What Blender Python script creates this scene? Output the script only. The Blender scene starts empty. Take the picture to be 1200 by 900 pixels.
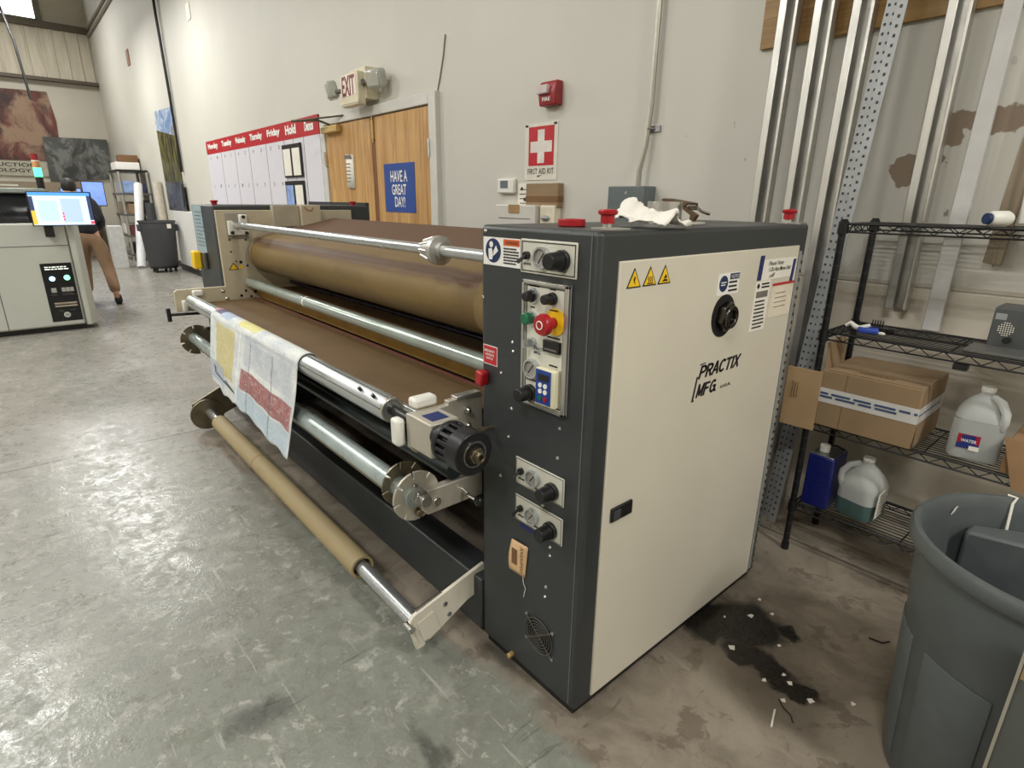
import bpy, bmesh, math, random
from mathutils import Vector, Matrix, noise
random.seed(7)
S = bpy.context.scene
COL = S.collection
# ---------------------------------------------------------------- camera, world, lights, exposure
cd = bpy.data.cameras.new('camera'); cam = bpy.data.objects.new('camera', cd); COL.objects.link(cam)
cd.sensor_width = 36.0; cd.lens = 36.0 * 665 / 1200; cd.clip_start = 0.02; cd.clip_end = 200
R = Matrix(((0.65296, -0.23955, 0.71851), (0.75731, 0.19258, -0.62401), (0.01111, 0.95159, 0.30716)))
cam.matrix_world = Matrix.Translation((0, 0, 1.45)) @ R.to_4x4()
S.camera = cam
wd = bpy.data.worlds.new('world'); S.world = wd; wd.use_nodes = True
wd.node_tree.nodes['Background'].inputs[0].default_value = (0.9, 0.95, 1.0, 1)
wd.node_tree.nodes['Background'].inputs[1].default_value = 0.4
S.view_settings.view_transform = 'Standard'; S.view_settings.look = 'None'
S.view_settings.gamma = 1.0; S.view_settings.use_curve_mapping = False
S.view_settings.exposure = 0.28
def area(loc, sx, sy, power, col=(1.0, 0.99, 0.95), rot=(0, 0, 0)):
    l = bpy.data.lights.new('ceiling_or_fill_lamp', 'AREA'); l.shape = 'RECTANGLE'; l.size = sx; l.size_y = sy
    l.energy = power; l.color = col
    o = bpy.data.objects.new('ceiling_or_fill_lamp', l); o.location = loc; o.rotation_euler = rot; COL.objects.link(o); return o
for lx, ly, lp in ((-18, 0.5, 300), (-14.5, 1.0, 200), (-10.8, 1.0, 215), (-7.7, -1.0, 260), (-13, -3, 260), (-4.2, -2.6, 260),
                   (-3.6, 0.6, 70), (0.8, -2.2, 270), (2.6, 1.2, 250), (-2.6, -6.9, 260), (-8.5, -6.9, 220)):  # last two are unseen fill lamps added to light beneath the front roller
    area((lx, ly, {2.6: 4.0, -18: 6.0}.get(lx, 4.7)), 1.25, 0.35, lp * 0.44)

# ---------------------------------------------------------------- helpers
def srgb(r, g, b):
    f = lambda c: (c / 255 / 12.92) if c <= 10.3 else (((c / 255) + 0.055) / 1.055) ** 2.4
    return (f(r), f(g), f(b), 1)
MATS = {}
class N:
    """small node-graph helper around one material"""
    def __init__(s, name):
        s.m = bpy.data.materials.new(name); s.m.use_nodes = True; s.t = s.m.node_tree
        s.b = s.t.nodes['Principled BSDF']; s.tc = s.t.nodes.new('ShaderNodeTexCoord')
    def n(s, typ, **kw):
        nd = s.t.nodes.new(typ)
        for k, v in kw.items(): setattr(nd, k, v)
        return nd
    def l(s, a, b): s.t.links.new(a, b)
    def val(s, sock, v):
        if isinstance(v, (int, float, tuple, list)): sock.default_value = v
        else: s.l(v, sock)
    def mapping(s, src, scale=(1, 1, 1), loc=(0, 0, 0)):
        mp = s.n('ShaderNodeMapping'); mp.inputs['Scale'].default_value = scale; mp.inputs['Location'].default_value = loc
        s.l(s.tc.outputs[src], mp.inputs['Vector']); return mp.outputs[0]
    def noise(s, vec, scale, detail=4, rough=0.55, dist=0.0, out='Fac'):
        x = s.n('ShaderNodeTexNoise'); x.inputs['Scale'].default_value = scale; x.inputs['Detail'].default_value = detail
        x.inputs['Roughness'].default_value = rough; x.inputs['Distortion'].default_value = dist
        s.l(vec, x.inputs['Vector']); return x.outputs[out]
    def ramp(s, fac, lo, hi, a=0.0, b=1.0):
        x = s.n('ShaderNodeMapRange'); x.interpolation_type = 'SMOOTHSTEP'
        s.val(x.inputs[0], fac); x.inputs[1].default_value = lo; x.inputs[2].default_value = hi
        x.inputs[3].default_value = a; x.inputs[4].default_value = b; return x.outputs[0]
    def mix(s, fac, a, b, blend='MIX'):
        x = s.n('ShaderNodeMix', data_type='RGBA', blend_type=blend)
        s.val(x.inputs[0], fac); s.val(x.inputs[6], a); s.val(x.inputs[7], b); return x.outputs[2]
    def math(s, op, a, b=0.0):
        x = s.n('ShaderNodeMath', operation=op); s.val(x.inputs[0], a); s.val(x.inputs[1], b); return x.outputs[0]
    def vmath(s, op, a, b):
        x = s.n('ShaderNodeVectorMath', operation=op); s.val(x.inputs[0], a); s.val(x.inputs[1], b)
        return x.outputs['Value'] if op in ('LENGTH', 'DISTANCE', 'DOT_PRODUCT') else x.outputs[0]
    def blob(s, vec, c, r, soft=0.35):
        d = s.vmath('LENGTH', s.vmath('MULTIPLY', s.vmath('SUBTRACT', vec, c), tuple(1 / k for k in r)), (0, 0, 0))
        return s.ramp(d, 1 + soft, 1 - soft)
    def warp(s, vec, scale, amt, detail=4):
        nz = s.noise(vec, scale, detail, out='Color')
        return s.vmath('ADD', vec, s.vmath('MULTIPLY', s.vmath('SUBTRACT', nz, (.5, .5, .5)), (amt, amt, amt)))
    def bump(s, h, strength, dist=0.01):
        x = s.n('ShaderNodeBump'); x.inputs['Strength'].default_value = strength; x.inputs['Distance'].default_value = dist
        s.l(h, x.inputs['Height']); s.l(x.outputs[0], s.b.inputs['Normal'])
    def out(s, col=None, rough=None, metal=None):
        if col is not None: s.val(s.b.inputs['Base Color'], col)
        if rough is not None: s.val(s.b.inputs['Roughness'], rough)
        if metal is not None: s.val(s.b.inputs['Metallic'], metal)
        return s.m
def mat(name, rgb, rough=0.5, metal=0.0, var=0.08, vscale=12.0, bump=0.0, emit=0.0, stretch=(1, 1, 1), alpha=None, spec=None):
    """plain procedural material: colour with soft noise variation and noisy gloss"""
    if name in MATS: return MATS[name]
    g = N(name); c = srgb(*rgb)
    v = g.mapping('Object', stretch)
    nz = g.noise(v, vscale, 5)
    dk = tuple(k * (1 - var) for k in c[:3]) + (1,); lt = tuple(min(1, k * (1 + var)) for k in c[:3]) + (1,)
    g.out(g.mix(g.ramp(nz, .3, .7), dk, lt), g.ramp(nz, .2, .8, max(0.02, rough - .06), min(1, rough + .06)), metal)
    if bump: g.bump(g.noise(v, vscale * 6, 4), bump, 0.002)
    if emit:
        g.b.inputs['Emission Color'].default_value = c; g.b.inputs['Emission Strength'].default_value = emit
    if alpha is not None: g.b.inputs['Alpha'].default_value = alpha
    if spec is not None: g.b.inputs['Specular IOR Level'].default_value = spec
    MATS[name] = g.m; return g.m
X, Y, Z = Vector((1, 0, 0)), Vector((0, 1, 0)), Vector((0, 0, 1))
def frame(d):
    d = Vector(d).normalized(); a = Z if abs(d.z) < .9 else X
    u = a.cross(d).normalized(); return u, d.cross(u), d
class B:
    """collects shapes into one mesh"""
    def __init__(s): s.bm = bmesh.new(); s.uv = None
    def face(s, vs):
        try: return s.bm.faces.new(vs)
        except ValueError: return None
    def box(s, x0, x1, y0, y1, z0, z1, rot=None, piv=None):
        c = [Vector((x, y, z)) for z in (z0, z1) for y in (y0, y1) for x in (x0, x1)]
        if rot is not None:
            p = Vector(piv) if piv else Vector(((x0 + x1) / 2, (y0 + y1) / 2, (z0 + z1) / 2))
            c = [p + rot @ (k - p) for k in c]
        v = [s.bm.verts.new(k) for k in c]
        for f in ((0, 2, 3, 1), (4, 5, 7, 6), (0, 1, 5, 4), (2, 6, 7, 3), (0, 4, 6, 2), (1, 3, 7, 5)): s.face([v[i] for i in f])
        return s
    def cyl(s, p0, p1, r0, r1=None, n=24, cap=True, phase=0.0):
        p0, p1 = Vector(p0), Vector(p1); r1 = r0 if r1 is None else r1
        u, w, d = frame(p1 - p0); A = []; Bv = []
        for i in range(n):
            a = 2 * math.pi * i / n + phase; e = u * math.cos(a) + w * math.sin(a)
            A.append(s.bm.verts.new(p0 + e * r0)); Bv.append(s.bm.verts.new(p1 + e * r1))
        for i in range(n):
            j = (i + 1) % n; s.face([A[i], A[j], Bv[j], Bv[i]])
        if cap: s.face(A[::-1]); s.face(Bv)
        return s
    def pipe(s, p0, p1, r, ri, n=32):
        p0, p1 = Vector(p0), Vector(p1); u, w, d = frame(p1 - p0); rings = []
        for p, rr in ((p0, ri), (p0, r), (p1, r), (p1, ri)):
            rings.append([s.bm.verts.new(p + (u * math.cos(2 * math.pi * i / n) + w * math.sin(2 * math.pi * i / n)) * rr) for i in range(n)])
        for k in range(4):
            a, b = rings[k], rings[(k + 1) % 4]
            for i in range(n): s.face([a[i], a[(i + 1) % n], b[(i + 1) % n], b[i]])
        return s
    def lathe(s, prof, c, axis=Z, n=32, a0=0.0, a1=2 * math.pi):
        c = Vector(c); u, w, d = frame(axis); full = abs(a1 - a0 - 2 * math.pi) < 1e-6; rows = []
        m = n if full else n + 1
        for r, z in prof:
            if r < 1e-6: rows.append([s.bm.verts.new(c + d * z)]); continue
            rows.append([s.bm.verts.new(c + d * z + (u * math.cos(a0 + (a1 - a0) * i / n) + w * math.sin(a0 + (a1 - a0) * i / n)) * r) for i in range(m)])
        for a, b in zip(rows, rows[1:]):
            for i in range(n):
                j = (i + 1) % m
                if len(a) == 1 and len(b) == 1: continue
                if len(a) == 1: s.face([a[0], b[j], b[i]])
                elif len(b) == 1: s.face([a[i], a[j], b[0]])
                else: s.face([a[i], a[j], b[j], b[i]])
        return s
    def tube(s, pts, r, n=8, closed=False):
        pts = [Vector(p) for p in pts]; rows = []; L = len(pts)
        rr = r if isinstance(r, (list, tuple)) else [r] * L
        up = None
        for i, p in enumerate(pts):
            t = (pts[(i + 1) % L] - pts[i - 1]) if closed else (pts[min(i + 1, L - 1)] - pts[max(i - 1, 0)])
            t.normalize()
            if up is None: up = frame(t)[0]
            up = (up - t * up.dot(t)); up = up.normalized() if up.length > 1e-6 else frame(t)[0]
            w = t.cross(up)
            rows.append([s.bm.verts.new(p + (up * math.cos(2 * math.pi * k / n) + w * math.sin(2 * math.pi * k / n)) * rr[i]) for k in range(n)])
        for i in range(L if closed else L - 1):
            a, b = rows[i], rows[(i + 1) % L]
            for k in range(n): s.face([a[k], a[(k + 1) % n], b[(k + 1) % n], b[k]])
        if not closed: s.face(rows[0][::-1]); s.face(rows[-1])
        return s
    def prism(s, pts, vec):
        vec = Vector(vec); a = [s.bm.verts.new(Vector(p)) for p in pts]; b = [s.bm.verts.new(Vector(p) + vec) for p in pts]
        s.face(a[::-1]); s.face(b)
        for i in range(len(a)):
            j = (i + 1) % len(a); s.face([a[i], a[j], b[j], b[i]])
        return s
    def ball(s, c, r, n=16, m=10):
        r = (r, r, r) if isinstance(r, (int, float)) else r
        bmesh.ops.create_uvsphere(s.bm, u_segments=n, v_segments=m, radius=1, matrix=Matrix.Translation(c) @ Matrix.Diagonal((*r, 1)))
        return s
    def torus(s, c, axis, R_, r, n=32, m=8):
        u, w, d = frame(axis)
        return s.tube([Vector(c) + (u * math.cos(2 * math.pi * i / n) + w * math.sin(2 * math.pi * i / n)) * R_ for i in range(n)], r, m, True)
    def quad(s, o, u, v): 
        o, u, v = Vector(o), Vector(u), Vector(v); n = u.cross(v).normalized() * 0.0012
        return s.prism([o, o + u, o + u + v, o + v], n)
    def grid(s, fn, nu, nv):
        uvl = s.bm.loops.layers.uv.verify()
        g = [[s.bm.verts.new(Vector(fn(i / nu, j / nv))) for j in range(nv + 1)] for i in range(nu + 1)]
        for i in range(nu):
            for j in range(nv):
                f = s.face([g[i][j], g[i + 1][j], g[i + 1][j + 1], g[i][j + 1]])
                if f:
                    for lp, (a, b) in zip(f.loops, ((i, j), (i + 1, j), (i + 1, j + 1), (i, j + 1))): lp[uvl].uv = (a / nu, b / nv)
        return s
    def text(s, string, o, u, v, w, h, shear=0.0, bold=0.0):
        """letters fitted into the box o + u*w + v*h, raised a hair off the surface"""
        c = bpy.data.curves.new('t', 'FONT'); c.body = string; c.align_x = 'LEFT'; c.shear = shear; c.offset = bold
        c.resolution_u = 3
        ob = bpy.data.objects.new('t', c); me = ob.to_mesh()
        xs = [q.co.x for q in me.vertices]; ys = [q.co.y for q in me.vertices]
        x0, x1, y0, y1 = min(xs), max(xs), min(ys), max(ys)
        o, u, v = Vector(o), Vector(u), Vector(v); n = u.cross(v).normalized() * 0.0016
        vs = [s.bm.verts.new(o + n + u * ((q.co.x - x0) / (x1 - x0) * w) + v * ((q.co.y - y0) / max(1e-6, y1 - y0) * h)) for q in me.vertices]
        for p in me.polygons: s.face([vs[i] for i in p.vertices])
        ob.to_mesh_clear(); bpy.data.objects.remove(ob); bpy.data.curves.remove(c)
        return s
    def bars(s, o, u, v, w, h, n, fill=0.45, ragged=True):
        """n rows of tiny unreadable print"""
        u, v, o = Vector(u), Vector(v), Vector(o)
        for i in range(n):
            x = 0.0
            while x < w * (random.uniform(.75, 1.0) if ragged else 1):
                l = min(random.uniform(.08, .22) * w, w - x)
                if l < .02 * w: break
                s.quad(o + u * x + v * (h * (i + (1 - fill) / 2) / n), u * l, v * (h * fill / n)); x += l + .035 * w
        return s
ORG = {}
def link(name, me, parent=None):
    o = bpy.data.objects.new(name, me); COL.objects.link(o)
    if parent is not None: o.parent = parent
    return o
def root_of(o):
    while o.parent is not None: o = o.parent
    return o
def obj(name, b, m, parent=None, loc=(0, 0, 0), bevel=0.0, smooth=True, label=None, kind=None, sub=0, solid=0.0, seg=2):
    bm = b.bm
    if name == 'printed_lines': kind = 'stuff'
    org = ORG[root_of(parent).name] if parent is not None else Vector(loc)
    bmesh.ops.recalc_face_normals(bm, faces=bm.faces)
    bmesh.ops.translate(bm, verts=bm.verts, vec=-org)
    me = bpy.data.meshes.new(name); bm.to_mesh(me); bm.free()
    if smooth:
        for p in me.polygons: p.use_smooth = True
        try: me.set_sharp_from_angle(angle=math.radians(38))
        except Exception: pass
    me.materials.append(m)
    o = link(name, me, parent)
    if parent is None: o.location = org; ORG[o.name] = org
    if solid:
        md = o.modifiers.new('s', 'SOLIDIFY'); md.thickness = solid; md.offset = 0
    if sub:
        md = o.modifiers.new('d', 'SUBSURF'); md.levels = sub; md.render_levels = sub
    if bevel:
        md = o.modifiers.new('b', 'BEVEL'); md.width = bevel; md.segments = seg; md.limit_method = 'ANGLE'; md.angle_limit = math.radians(40)
    if label: o['label'] = label
    if kind: o['kind'] = kind
    return o
def thing(name, label, cat, loc=(0, 0, 0), group=None):
    o = bpy.data.objects.new(name, None); COL.objects.link(o); o.empty_display_size = .05
    o.location = loc; ORG[o.name] = Vector(loc); o['label'] = label; o['category'] = cat
    if group: o['group'] = group
    return o
def solo(name, b, m, label, cat, loc, group=None, **kw):
    o = obj(name, b, m, None, loc, **kw); o['label'] = label; o['category'] = cat
    if group: o['group'] = group
    return o
def struct(name, b, m, **kw): return obj(name, b, m, None, (0, 0, 0), kind='structure', **kw)
def copy_tree(o, parent=None):
    c = o.copy(); COL.objects.link(c)
    if parent is not None: c.parent = parent
    for ch in list(o.children): copy_tree(ch, c)
    if parent is None: ORG[c.name] = ORG[o.name]
    return c
def rotz(a): return Matrix.Rotation(a, 3, 'Z')

# ---------------------------------------------------------------- materials
def floor_mat():
    g = N('sealed_concrete'); P = g.tc.outputs['Object']
    big = g.noise(P, 0.7, 6, .6); mid = g.noise(g.warp(P, 1.2, .5), 2.6, 8, .65, .6); fine = g.noise(P, 22, 6, .65)
    # grey slab of the far half, greener slab of the near half
    sep = g.n('ShaderNodeSeparateXYZ'); g.l(P, sep.inputs[0])
    green = g.ramp(g.math('ADD', sep.outputs[0], g.math('MULTIPLY', big, 2.5)), -3.2, .2)
    base = g.mix(green, srgb(142, 138, 130), srgb(126, 129, 118))
    base = g.mix(g.math('MULTIPLY', g.ramp(mid, .42, .62), .45), base, srgb(116, 115, 106))
    mott = g.noise(g.warp(P, 9, .1), 16, 9, .72)
    base = g.mix(g.math('MULTIPLY', g.ramp(mott, .48, .64), .62), base, srgb(112, 111, 103))
    base = g.mix(g.math('MULTIPLY', g.ramp(g.noise(g.warp(P, 7, .14), 12, 9, .75), .55, .64), .5), base, srgb(186, 183, 174))
    for k, st in enumerate(((3, 46, 1), (40, 4, 1), (30, 24, 1))):
        base = g.mix(g.math('MULTIPLY', g.ramp(g.noise(g.warp(g.mapping('Object', st, (k * 3.1, 0, 0)), .5, 1.2, 2), 1.0, 3, .5), .66, .70), .5), base, srgb(*((178, 175, 166) if k != 1 else (82, 81, 75))))
    base = g.mix(g.math('MULTIPLY', g.ramp(g.noise(g.warp(P, 3, .35), 5.5, 9, .7), .53, .64), .28), base, srgb(184, 180, 172))
    base = g.mix(g.math('MULTIPLY', g.ramp(fine, .55, .75), .3), base, srgb(92, 92, 86))
    # unsealed brown slab under and beyond the machine, plus the rod's painted shadow
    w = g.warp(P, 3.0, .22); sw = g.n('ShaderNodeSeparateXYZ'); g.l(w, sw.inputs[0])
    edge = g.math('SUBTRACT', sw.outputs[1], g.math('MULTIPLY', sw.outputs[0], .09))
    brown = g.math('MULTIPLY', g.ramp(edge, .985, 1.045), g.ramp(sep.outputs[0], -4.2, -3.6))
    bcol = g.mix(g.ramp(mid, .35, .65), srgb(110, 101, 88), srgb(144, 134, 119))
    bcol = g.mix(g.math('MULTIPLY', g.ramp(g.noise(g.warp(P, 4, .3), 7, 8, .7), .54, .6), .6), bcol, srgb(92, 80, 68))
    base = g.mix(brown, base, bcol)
    # dark scuffs
    sc = g.noise(g.mapping('Object', (9, 2.0, 1)), 2.2, 7, .7, 1.2)
    base = g.mix(g.math('MULTIPLY', g.ramp(sc, .64, .7), .5), base, srgb(60, 58, 52))
    fw = g.warp(P, 14, .12)
    scuff = None
    for c, r in (((-1.45, .30, 0), (.05, .09, 1)), ((-1.02, .62, 0), (.11, .03, 1)), ((-1.15, .98, 0), (.10, .03, 1))):
        k = g.blob(fw, c, r, .6); scuff = k if scuff is None else g.math('MAXIMUM', scuff, k)
    base = g.mix(g.math('MULTIPLY', scuff, .6), base, srgb(48, 48, 44))
    # oil stain beside the cabinet
    ow = g.warp(g.warp(P, 5, .22, 6), 22, .05)
    st = None
    for c, r in (((-.72, 1.76, 0), (.13, .115, 1)), ((-.62, 1.63, 0), (.10, .055, 1)), ((-.49, 1.60, 0), (.085, .035, 1)), ((-.80, 1.68, 0), (.07, .10, 1)), ((-.60, 1.84, 0), (.05, .04, 1))):
        k = g.blob(ow, c, r, .25); st = k if st is None else g.math('MAXIMUM', st, k)
    damp = g.blob(ow, (-.70, 1.66, 0), (.25, .22, 1), .3)
    base = g.mix(g.math('MULTIPLY', damp, .35), base, srgb(70, 60, 48))
    base = g.mix(g.math('MULTIPLY', st, .95), base, srgb(26, 24, 21))
    # saw cut joints
    j = g.math('ABSOLUTE', g.math('ADD', sep.outputs[0], 3.94)); j2 = g.math('ABSOLUTE', g.math('ADD', sep.outputs[0], 8.9))
    j3 = g.math('ABSOLUTE', g.math('SUBTRACT', sep.outputs[1], 2.44))
    jm = g.math('MAXIMUM', g.ramp(j, .012, .004), g.math('MAXIMUM', g.ramp(j2, .014, .005), g.math('MULTIPLY', g.ramp(j3, .012, .004), brown)))
    base = g.mix(g.math('MULTIPLY', jm, .8), base, srgb(62, 58, 52))
    ro = g.math('ADD', g.math('ADD', g.ramp(g.noise(g.warp(P, 6, .3), 9, 8, .7), .35, .65, .24, .40), g.ramp(g.noise(g.warp(P, 12, .15), 26, 8, .75), .4, .65, -.06, .14)), g.math('MULTIPLY', brown, .25))
    ro = g.math('SUBTRACT', ro, g.math('MULTIPLY', st, .3))
    g.out(base, ro); g.bump(g.math('ADD', fine, g.noise(P, 90, 3)), .22, .003)
    return g.m
def wall_mat(name, rgb, stain=True):
    g = N(name); P = g.tc.outputs['Object']; c = srgb(*rgb)
    n1 = g.noise(P, .5, 4); n2 = g.noise(P, 6, 6)
    col = g.mix(g.ramp(n1, .3, .7), tuple(k * .94 for k in c[:3]) + (1,), tuple(min(1, k * 1.03) for k in c[:3]) + (1,))
    if stain:
        w = g.warp(P, 9, .16, 3); pt = None
        for cc, r in (((-.80, 2.778, 1.575), (.055, 1, .05)), ((-.58, 2.778, 1.76), (.12, 1, .055)), ((-.68, 2.778, 1.73), (.06, 1, .05)), ((-.73, 2.778, 1.62), (.04, 1, .03))):
            k = g.blob(w, cc, r, .06); pt = k if pt is None else g.math('MAXIMUM', pt, k)
        col = g.mix(pt, col, srgb(142, 124, 106))
        sp = g.noise(g.mapping('Object', (7, 1, 3.2)), 3.0, 3, .5)
        sx = g.n('ShaderNodeSeparateXYZ'); g.l(P, sx.inputs[0])
        low = g.math('MULTIPLY', g.ramp(sx.outputs[2], 2.2, 1.5), g.ramp(sx.outputs[0], -2.4, -1.6))
        col = g.mix(g.math('MULTIPLY', g.math('MULTIPLY', g.ramp(sp, .72, .745), low), .7), col, srgb(104, 92, 80))
    g.out(col, .62); g.bump(n2, .05, .004); return g.m
def wood_mat(name, a, b, scale=1.0, along='Z'):
    g = N(name); st = {'Z': (9, 9, .55), 'X': (.55, 9, 9), 'Y': (9, .55, 9)}[along]
    v = g.mapping('Object', tuple(k * scale for k in st)); wv = g.warp(v, .9, .9, 3)
    n = g.noise(wv, 1.6, 8, .62, 1.4); n2 = g.noise(g.mapping('Object', tuple(k * scale * 6 for k in st)), 2, 4)
    col = g.mix(g.ramp(n, .32, .68), srgb(*a), srgb(*b)); col = g.mix(g.math('MULTIPLY', g.ramp(n2, .5, .8), .35), col, tuple(k * .6 for k in srgb(*a)[:3]) + (1,))
    g.out(col, .45); return g.m
def belt_mat(name, shade=1.0, bands=False):
    g = N(name); P = g.tc.outputs['Object']
    c = lambda r, gg, b: tuple(k * shade for k in srgb(r, gg, b)[:3]) + (1,)
    n = g.noise(g.mapping('Object', (1.2, 3, 3)), 1.6, 6, .6); nb = g.noise(P, 3.2, 6, .65)
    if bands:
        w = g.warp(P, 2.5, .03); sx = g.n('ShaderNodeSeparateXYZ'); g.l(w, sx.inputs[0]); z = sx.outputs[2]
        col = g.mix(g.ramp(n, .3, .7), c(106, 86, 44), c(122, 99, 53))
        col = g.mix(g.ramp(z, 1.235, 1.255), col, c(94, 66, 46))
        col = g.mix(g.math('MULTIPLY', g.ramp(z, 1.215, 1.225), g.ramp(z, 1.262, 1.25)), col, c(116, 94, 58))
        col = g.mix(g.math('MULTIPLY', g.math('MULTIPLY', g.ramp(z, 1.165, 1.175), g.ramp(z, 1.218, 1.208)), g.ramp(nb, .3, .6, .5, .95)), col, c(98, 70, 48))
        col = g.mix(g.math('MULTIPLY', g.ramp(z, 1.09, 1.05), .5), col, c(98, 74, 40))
    else: col = g.mix(g.ramp(n, .3, .7), c(102, 78, 46), c(118, 92, 56))
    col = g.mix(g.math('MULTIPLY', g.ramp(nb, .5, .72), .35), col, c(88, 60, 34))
    # faint weave checks
    wv = g.n('ShaderNodeTexBrick'); wv.inputs['Scale'].default_value = 6; wv.inputs['Mortar Size'].default_value = .03; wv.inputs['Mortar Smooth'].default_value = 1
    g.l(P, wv.inputs['Vector']); col = g.mix(g.math('MULTIPLY', wv.outputs['Fac'], .12), col, c(80, 56, 32))
    g.out(col, .62); g.bump(g.noise(g.mapping('Object', (60, 60, 60)), 5, 3), .08, .002)
    return g.m
def steel_mat(name, rgb, rough, stretch=(.5, 40, 40), streak=.25, metal=1.0):
    g = N(name); v = g.mapping('Object', stretch); n = g.noise(v, 3, 5, .6); c = srgb(*rgb)
    n2 = g.noise(g.tc.outputs['Object'], 4, 5)
    col = g.mix(g.ramp(n, .3, .7), tuple(k * (1 - streak) for k in c[:3]) + (1,), c)
    g.out(col, g.ramp(n2, .3, .7, rough * .75, rough * 1.25), metal); return g.m
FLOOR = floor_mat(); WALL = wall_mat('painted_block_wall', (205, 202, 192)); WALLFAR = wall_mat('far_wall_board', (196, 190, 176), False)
CHAR = mat('charcoal_enamel', (50, 53, 54), .42, 0, .05, 5, .02)
CREAM = mat('cream_enamel', (212, 205, 188), .4, 0, .03, 3)
IVORY = mat('ivory_enamel_end_plate', (190, 178, 152), .5, 0, .08, 5)
BLACK = mat('black_plastic', (22, 22, 23), .38, 0, .1)
BLACKM = mat('black_painted_metal', (20, 20, 21), .35, 0, .1)
RUBBER = mat('dark_rubber', (34, 34, 35), .7, 0, .1)
CHROME = steel_mat('chromed_tube', (206, 210, 212), .26, (.5, 40, 40), .1, .85)
ALU = steel_mat('brushed_aluminium', (206, 204, 198), .36, (40, 40, 1), .12, .9)
ALUX = steel_mat('aluminium_roller', (218, 222, 222), .42, (.5, 40, 40), .12)
STEEL = steel_mat('milled_steel_plate', (196, 190, 176), .5, (3, 20, 3), .12, .6)
ZINC = steel_mat('zinc_plated_steel', (176, 178, 180), .42, (6, 6, 6))
WORN = steel_mat('worn_bronzed_steel', (150, 140, 120), .45, (3, 10, 10))
GLINT = steel_mat('bolt_steel', (210, 208, 204), .25, (8, 8, 8))
WHITE = mat('white_print', (236, 234, 228), .55, 0, .02)
PAPER = mat('white_paper', (232, 228, 216), .7, 0, .04, 8)
INK = mat('black_ink', (26, 24, 24), .6, 0, .05)
INKG = mat('grey_ink', (110, 104, 98), .7, 0, .1)
RED = mat('red_plastic', (164, 22, 32), .35, 0, .06)
SIGNRED = mat('sign_red', (186, 36, 46), .35, 0, .04)
BLUE = mat('sign_blue', (44, 74, 148), .4, 0, .04)
NAVY = mat('navy_print', (20, 42, 84), .45, 0, .05)
TAPEBLUE = mat('blue_masking_tape', (28, 40, 96), .6, 0, .1)
YEL = mat('yellow_print', (244, 198, 24), .45, 0, .04)
ORANGE = mat('orange_print', (206, 92, 36), .5, 0, .05)
GREENB = mat('green_button', (24, 104, 66), .35, 0, .08)
WPLAST = mat('white_plastic', (226, 224, 214), .4, 0, .03)
CARD = mat('corrugated_cardboard', (146, 122, 92), .8, 0, .07, 6, .04)
CARDD = mat('cardboard_brown_print', (120, 88, 56), .8, 0, .08, 6)
DOOR = wood_mat('oak_veneer_door', (168, 124, 72), (206, 164, 106))
OSB = wood_mat('plywood_backer', (136, 104, 58), (168, 134, 84), 1, 'X')
GREYW = wood_mat('weathered_plank', (112, 98, 80), (156, 140, 116))
FRAMEW = mat('painted_door_frame', (206, 204, 196), .45, 0, .03)
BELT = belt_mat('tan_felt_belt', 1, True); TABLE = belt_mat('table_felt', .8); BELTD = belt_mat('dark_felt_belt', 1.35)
CANGREY = mat('grey_bin_plastic', (82, 87, 87), .5, 0, .07, 14, .06)
CANDARK = mat('dark_bin_plastic', (66, 67, 70), .5, 0, .06)
GALV = mat('galvanised_grey', (160, 162, 162), .4, .35, .1, 9)

# ---------------------------------------------------------------- setting
YW = 2.778
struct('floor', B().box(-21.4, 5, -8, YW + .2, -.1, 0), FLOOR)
struct('ceiling', B().box(-21.4, 5, -8, YW + .2, 7.2, 7.3), WALLFAR)
struct('wall_back', B().box(-21.2, 5, YW, YW + .15, 0, 7.2), WALL)
struct('wall_right', B().box(5, 5.15, -8, YW, 0, 7.2), WALLFAR)
struct('wall_front', B().box(-21.2, 5, -8.15, -8, 0, 7.2), WALLFAR)
fw = struct('wall_far', B().box(-21.35, -21.2, -8, 1.70 - 3.9, 0, 7.2).box(-21.35, -21.2, 1.70, YW, 0, 7.2).box(-21.35, -21.2, -2.2, 1.70, 0, 5.85).box(-21.35, -21.2, -2.2, 1.70, 6.9, 7.2), WALLFAR)
for o_ in ('sheet',):
    SHEET = mat('galvanised_wall_sheet', (206, 198, 180), .6, .0, .10, 2, 0, 0, (4, 4, .6))
    for k in range(8):
        y1 = 2.74 - k * .56
        obj('wall_sheet', B().box(-21.2, -21.17, y1 - .53, y1, 4.46, 5.66).cyl((-21.17, y1 - .27, 4.46), (-21.17, y1 - .27, 5.66), .035, n=8).cyl((-21.17, y1 - .545, 4.46), (-21.17, y1 - .545, 5.66), .03, n=8), SHEET, fw)
    GIRT = mat('girt_steel', (92, 84, 72), .55, .3, .1)
    obj('girt', B().box(-21.2, -21.0, -8, YW, 4.38, 4.46), GIRT, fw)
    obj('girt', B().box(-21.2, -21.0, -8, YW, 5.66, 5.80), GIRT, fw)
w1 = struct('window_1', B().box(-21.25, -21.15, 1.66, 1.80, 5.80, 6.95).box(-21.25, -21.15, -2.3, 1.70, 5.79, 5.86).box(-21.25, -21.15, -2.3, 1.70, 6.88, 6.95).box(-21.25, -21.15, -2.3, -2.2, 5.79, 6.95), mat('window_frame_grey', (120, 116, 106), .5))
obj('window_pane', B().box(-21.22, -21.20, -2.2, 1.66, 5.86, 6.88), mat('daylit_pane', (244, 248, 250), .3, 0, .02, 3, 0, 2.5), w1)
struct('trim_1', B().box(-1.9, 3, YW - .006, YW, 1.135, 1.15).box(-1.9, 3, YW - .004, YW, .0, .06), mat('wall_joint', (186, 178, 164), .6))
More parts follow.
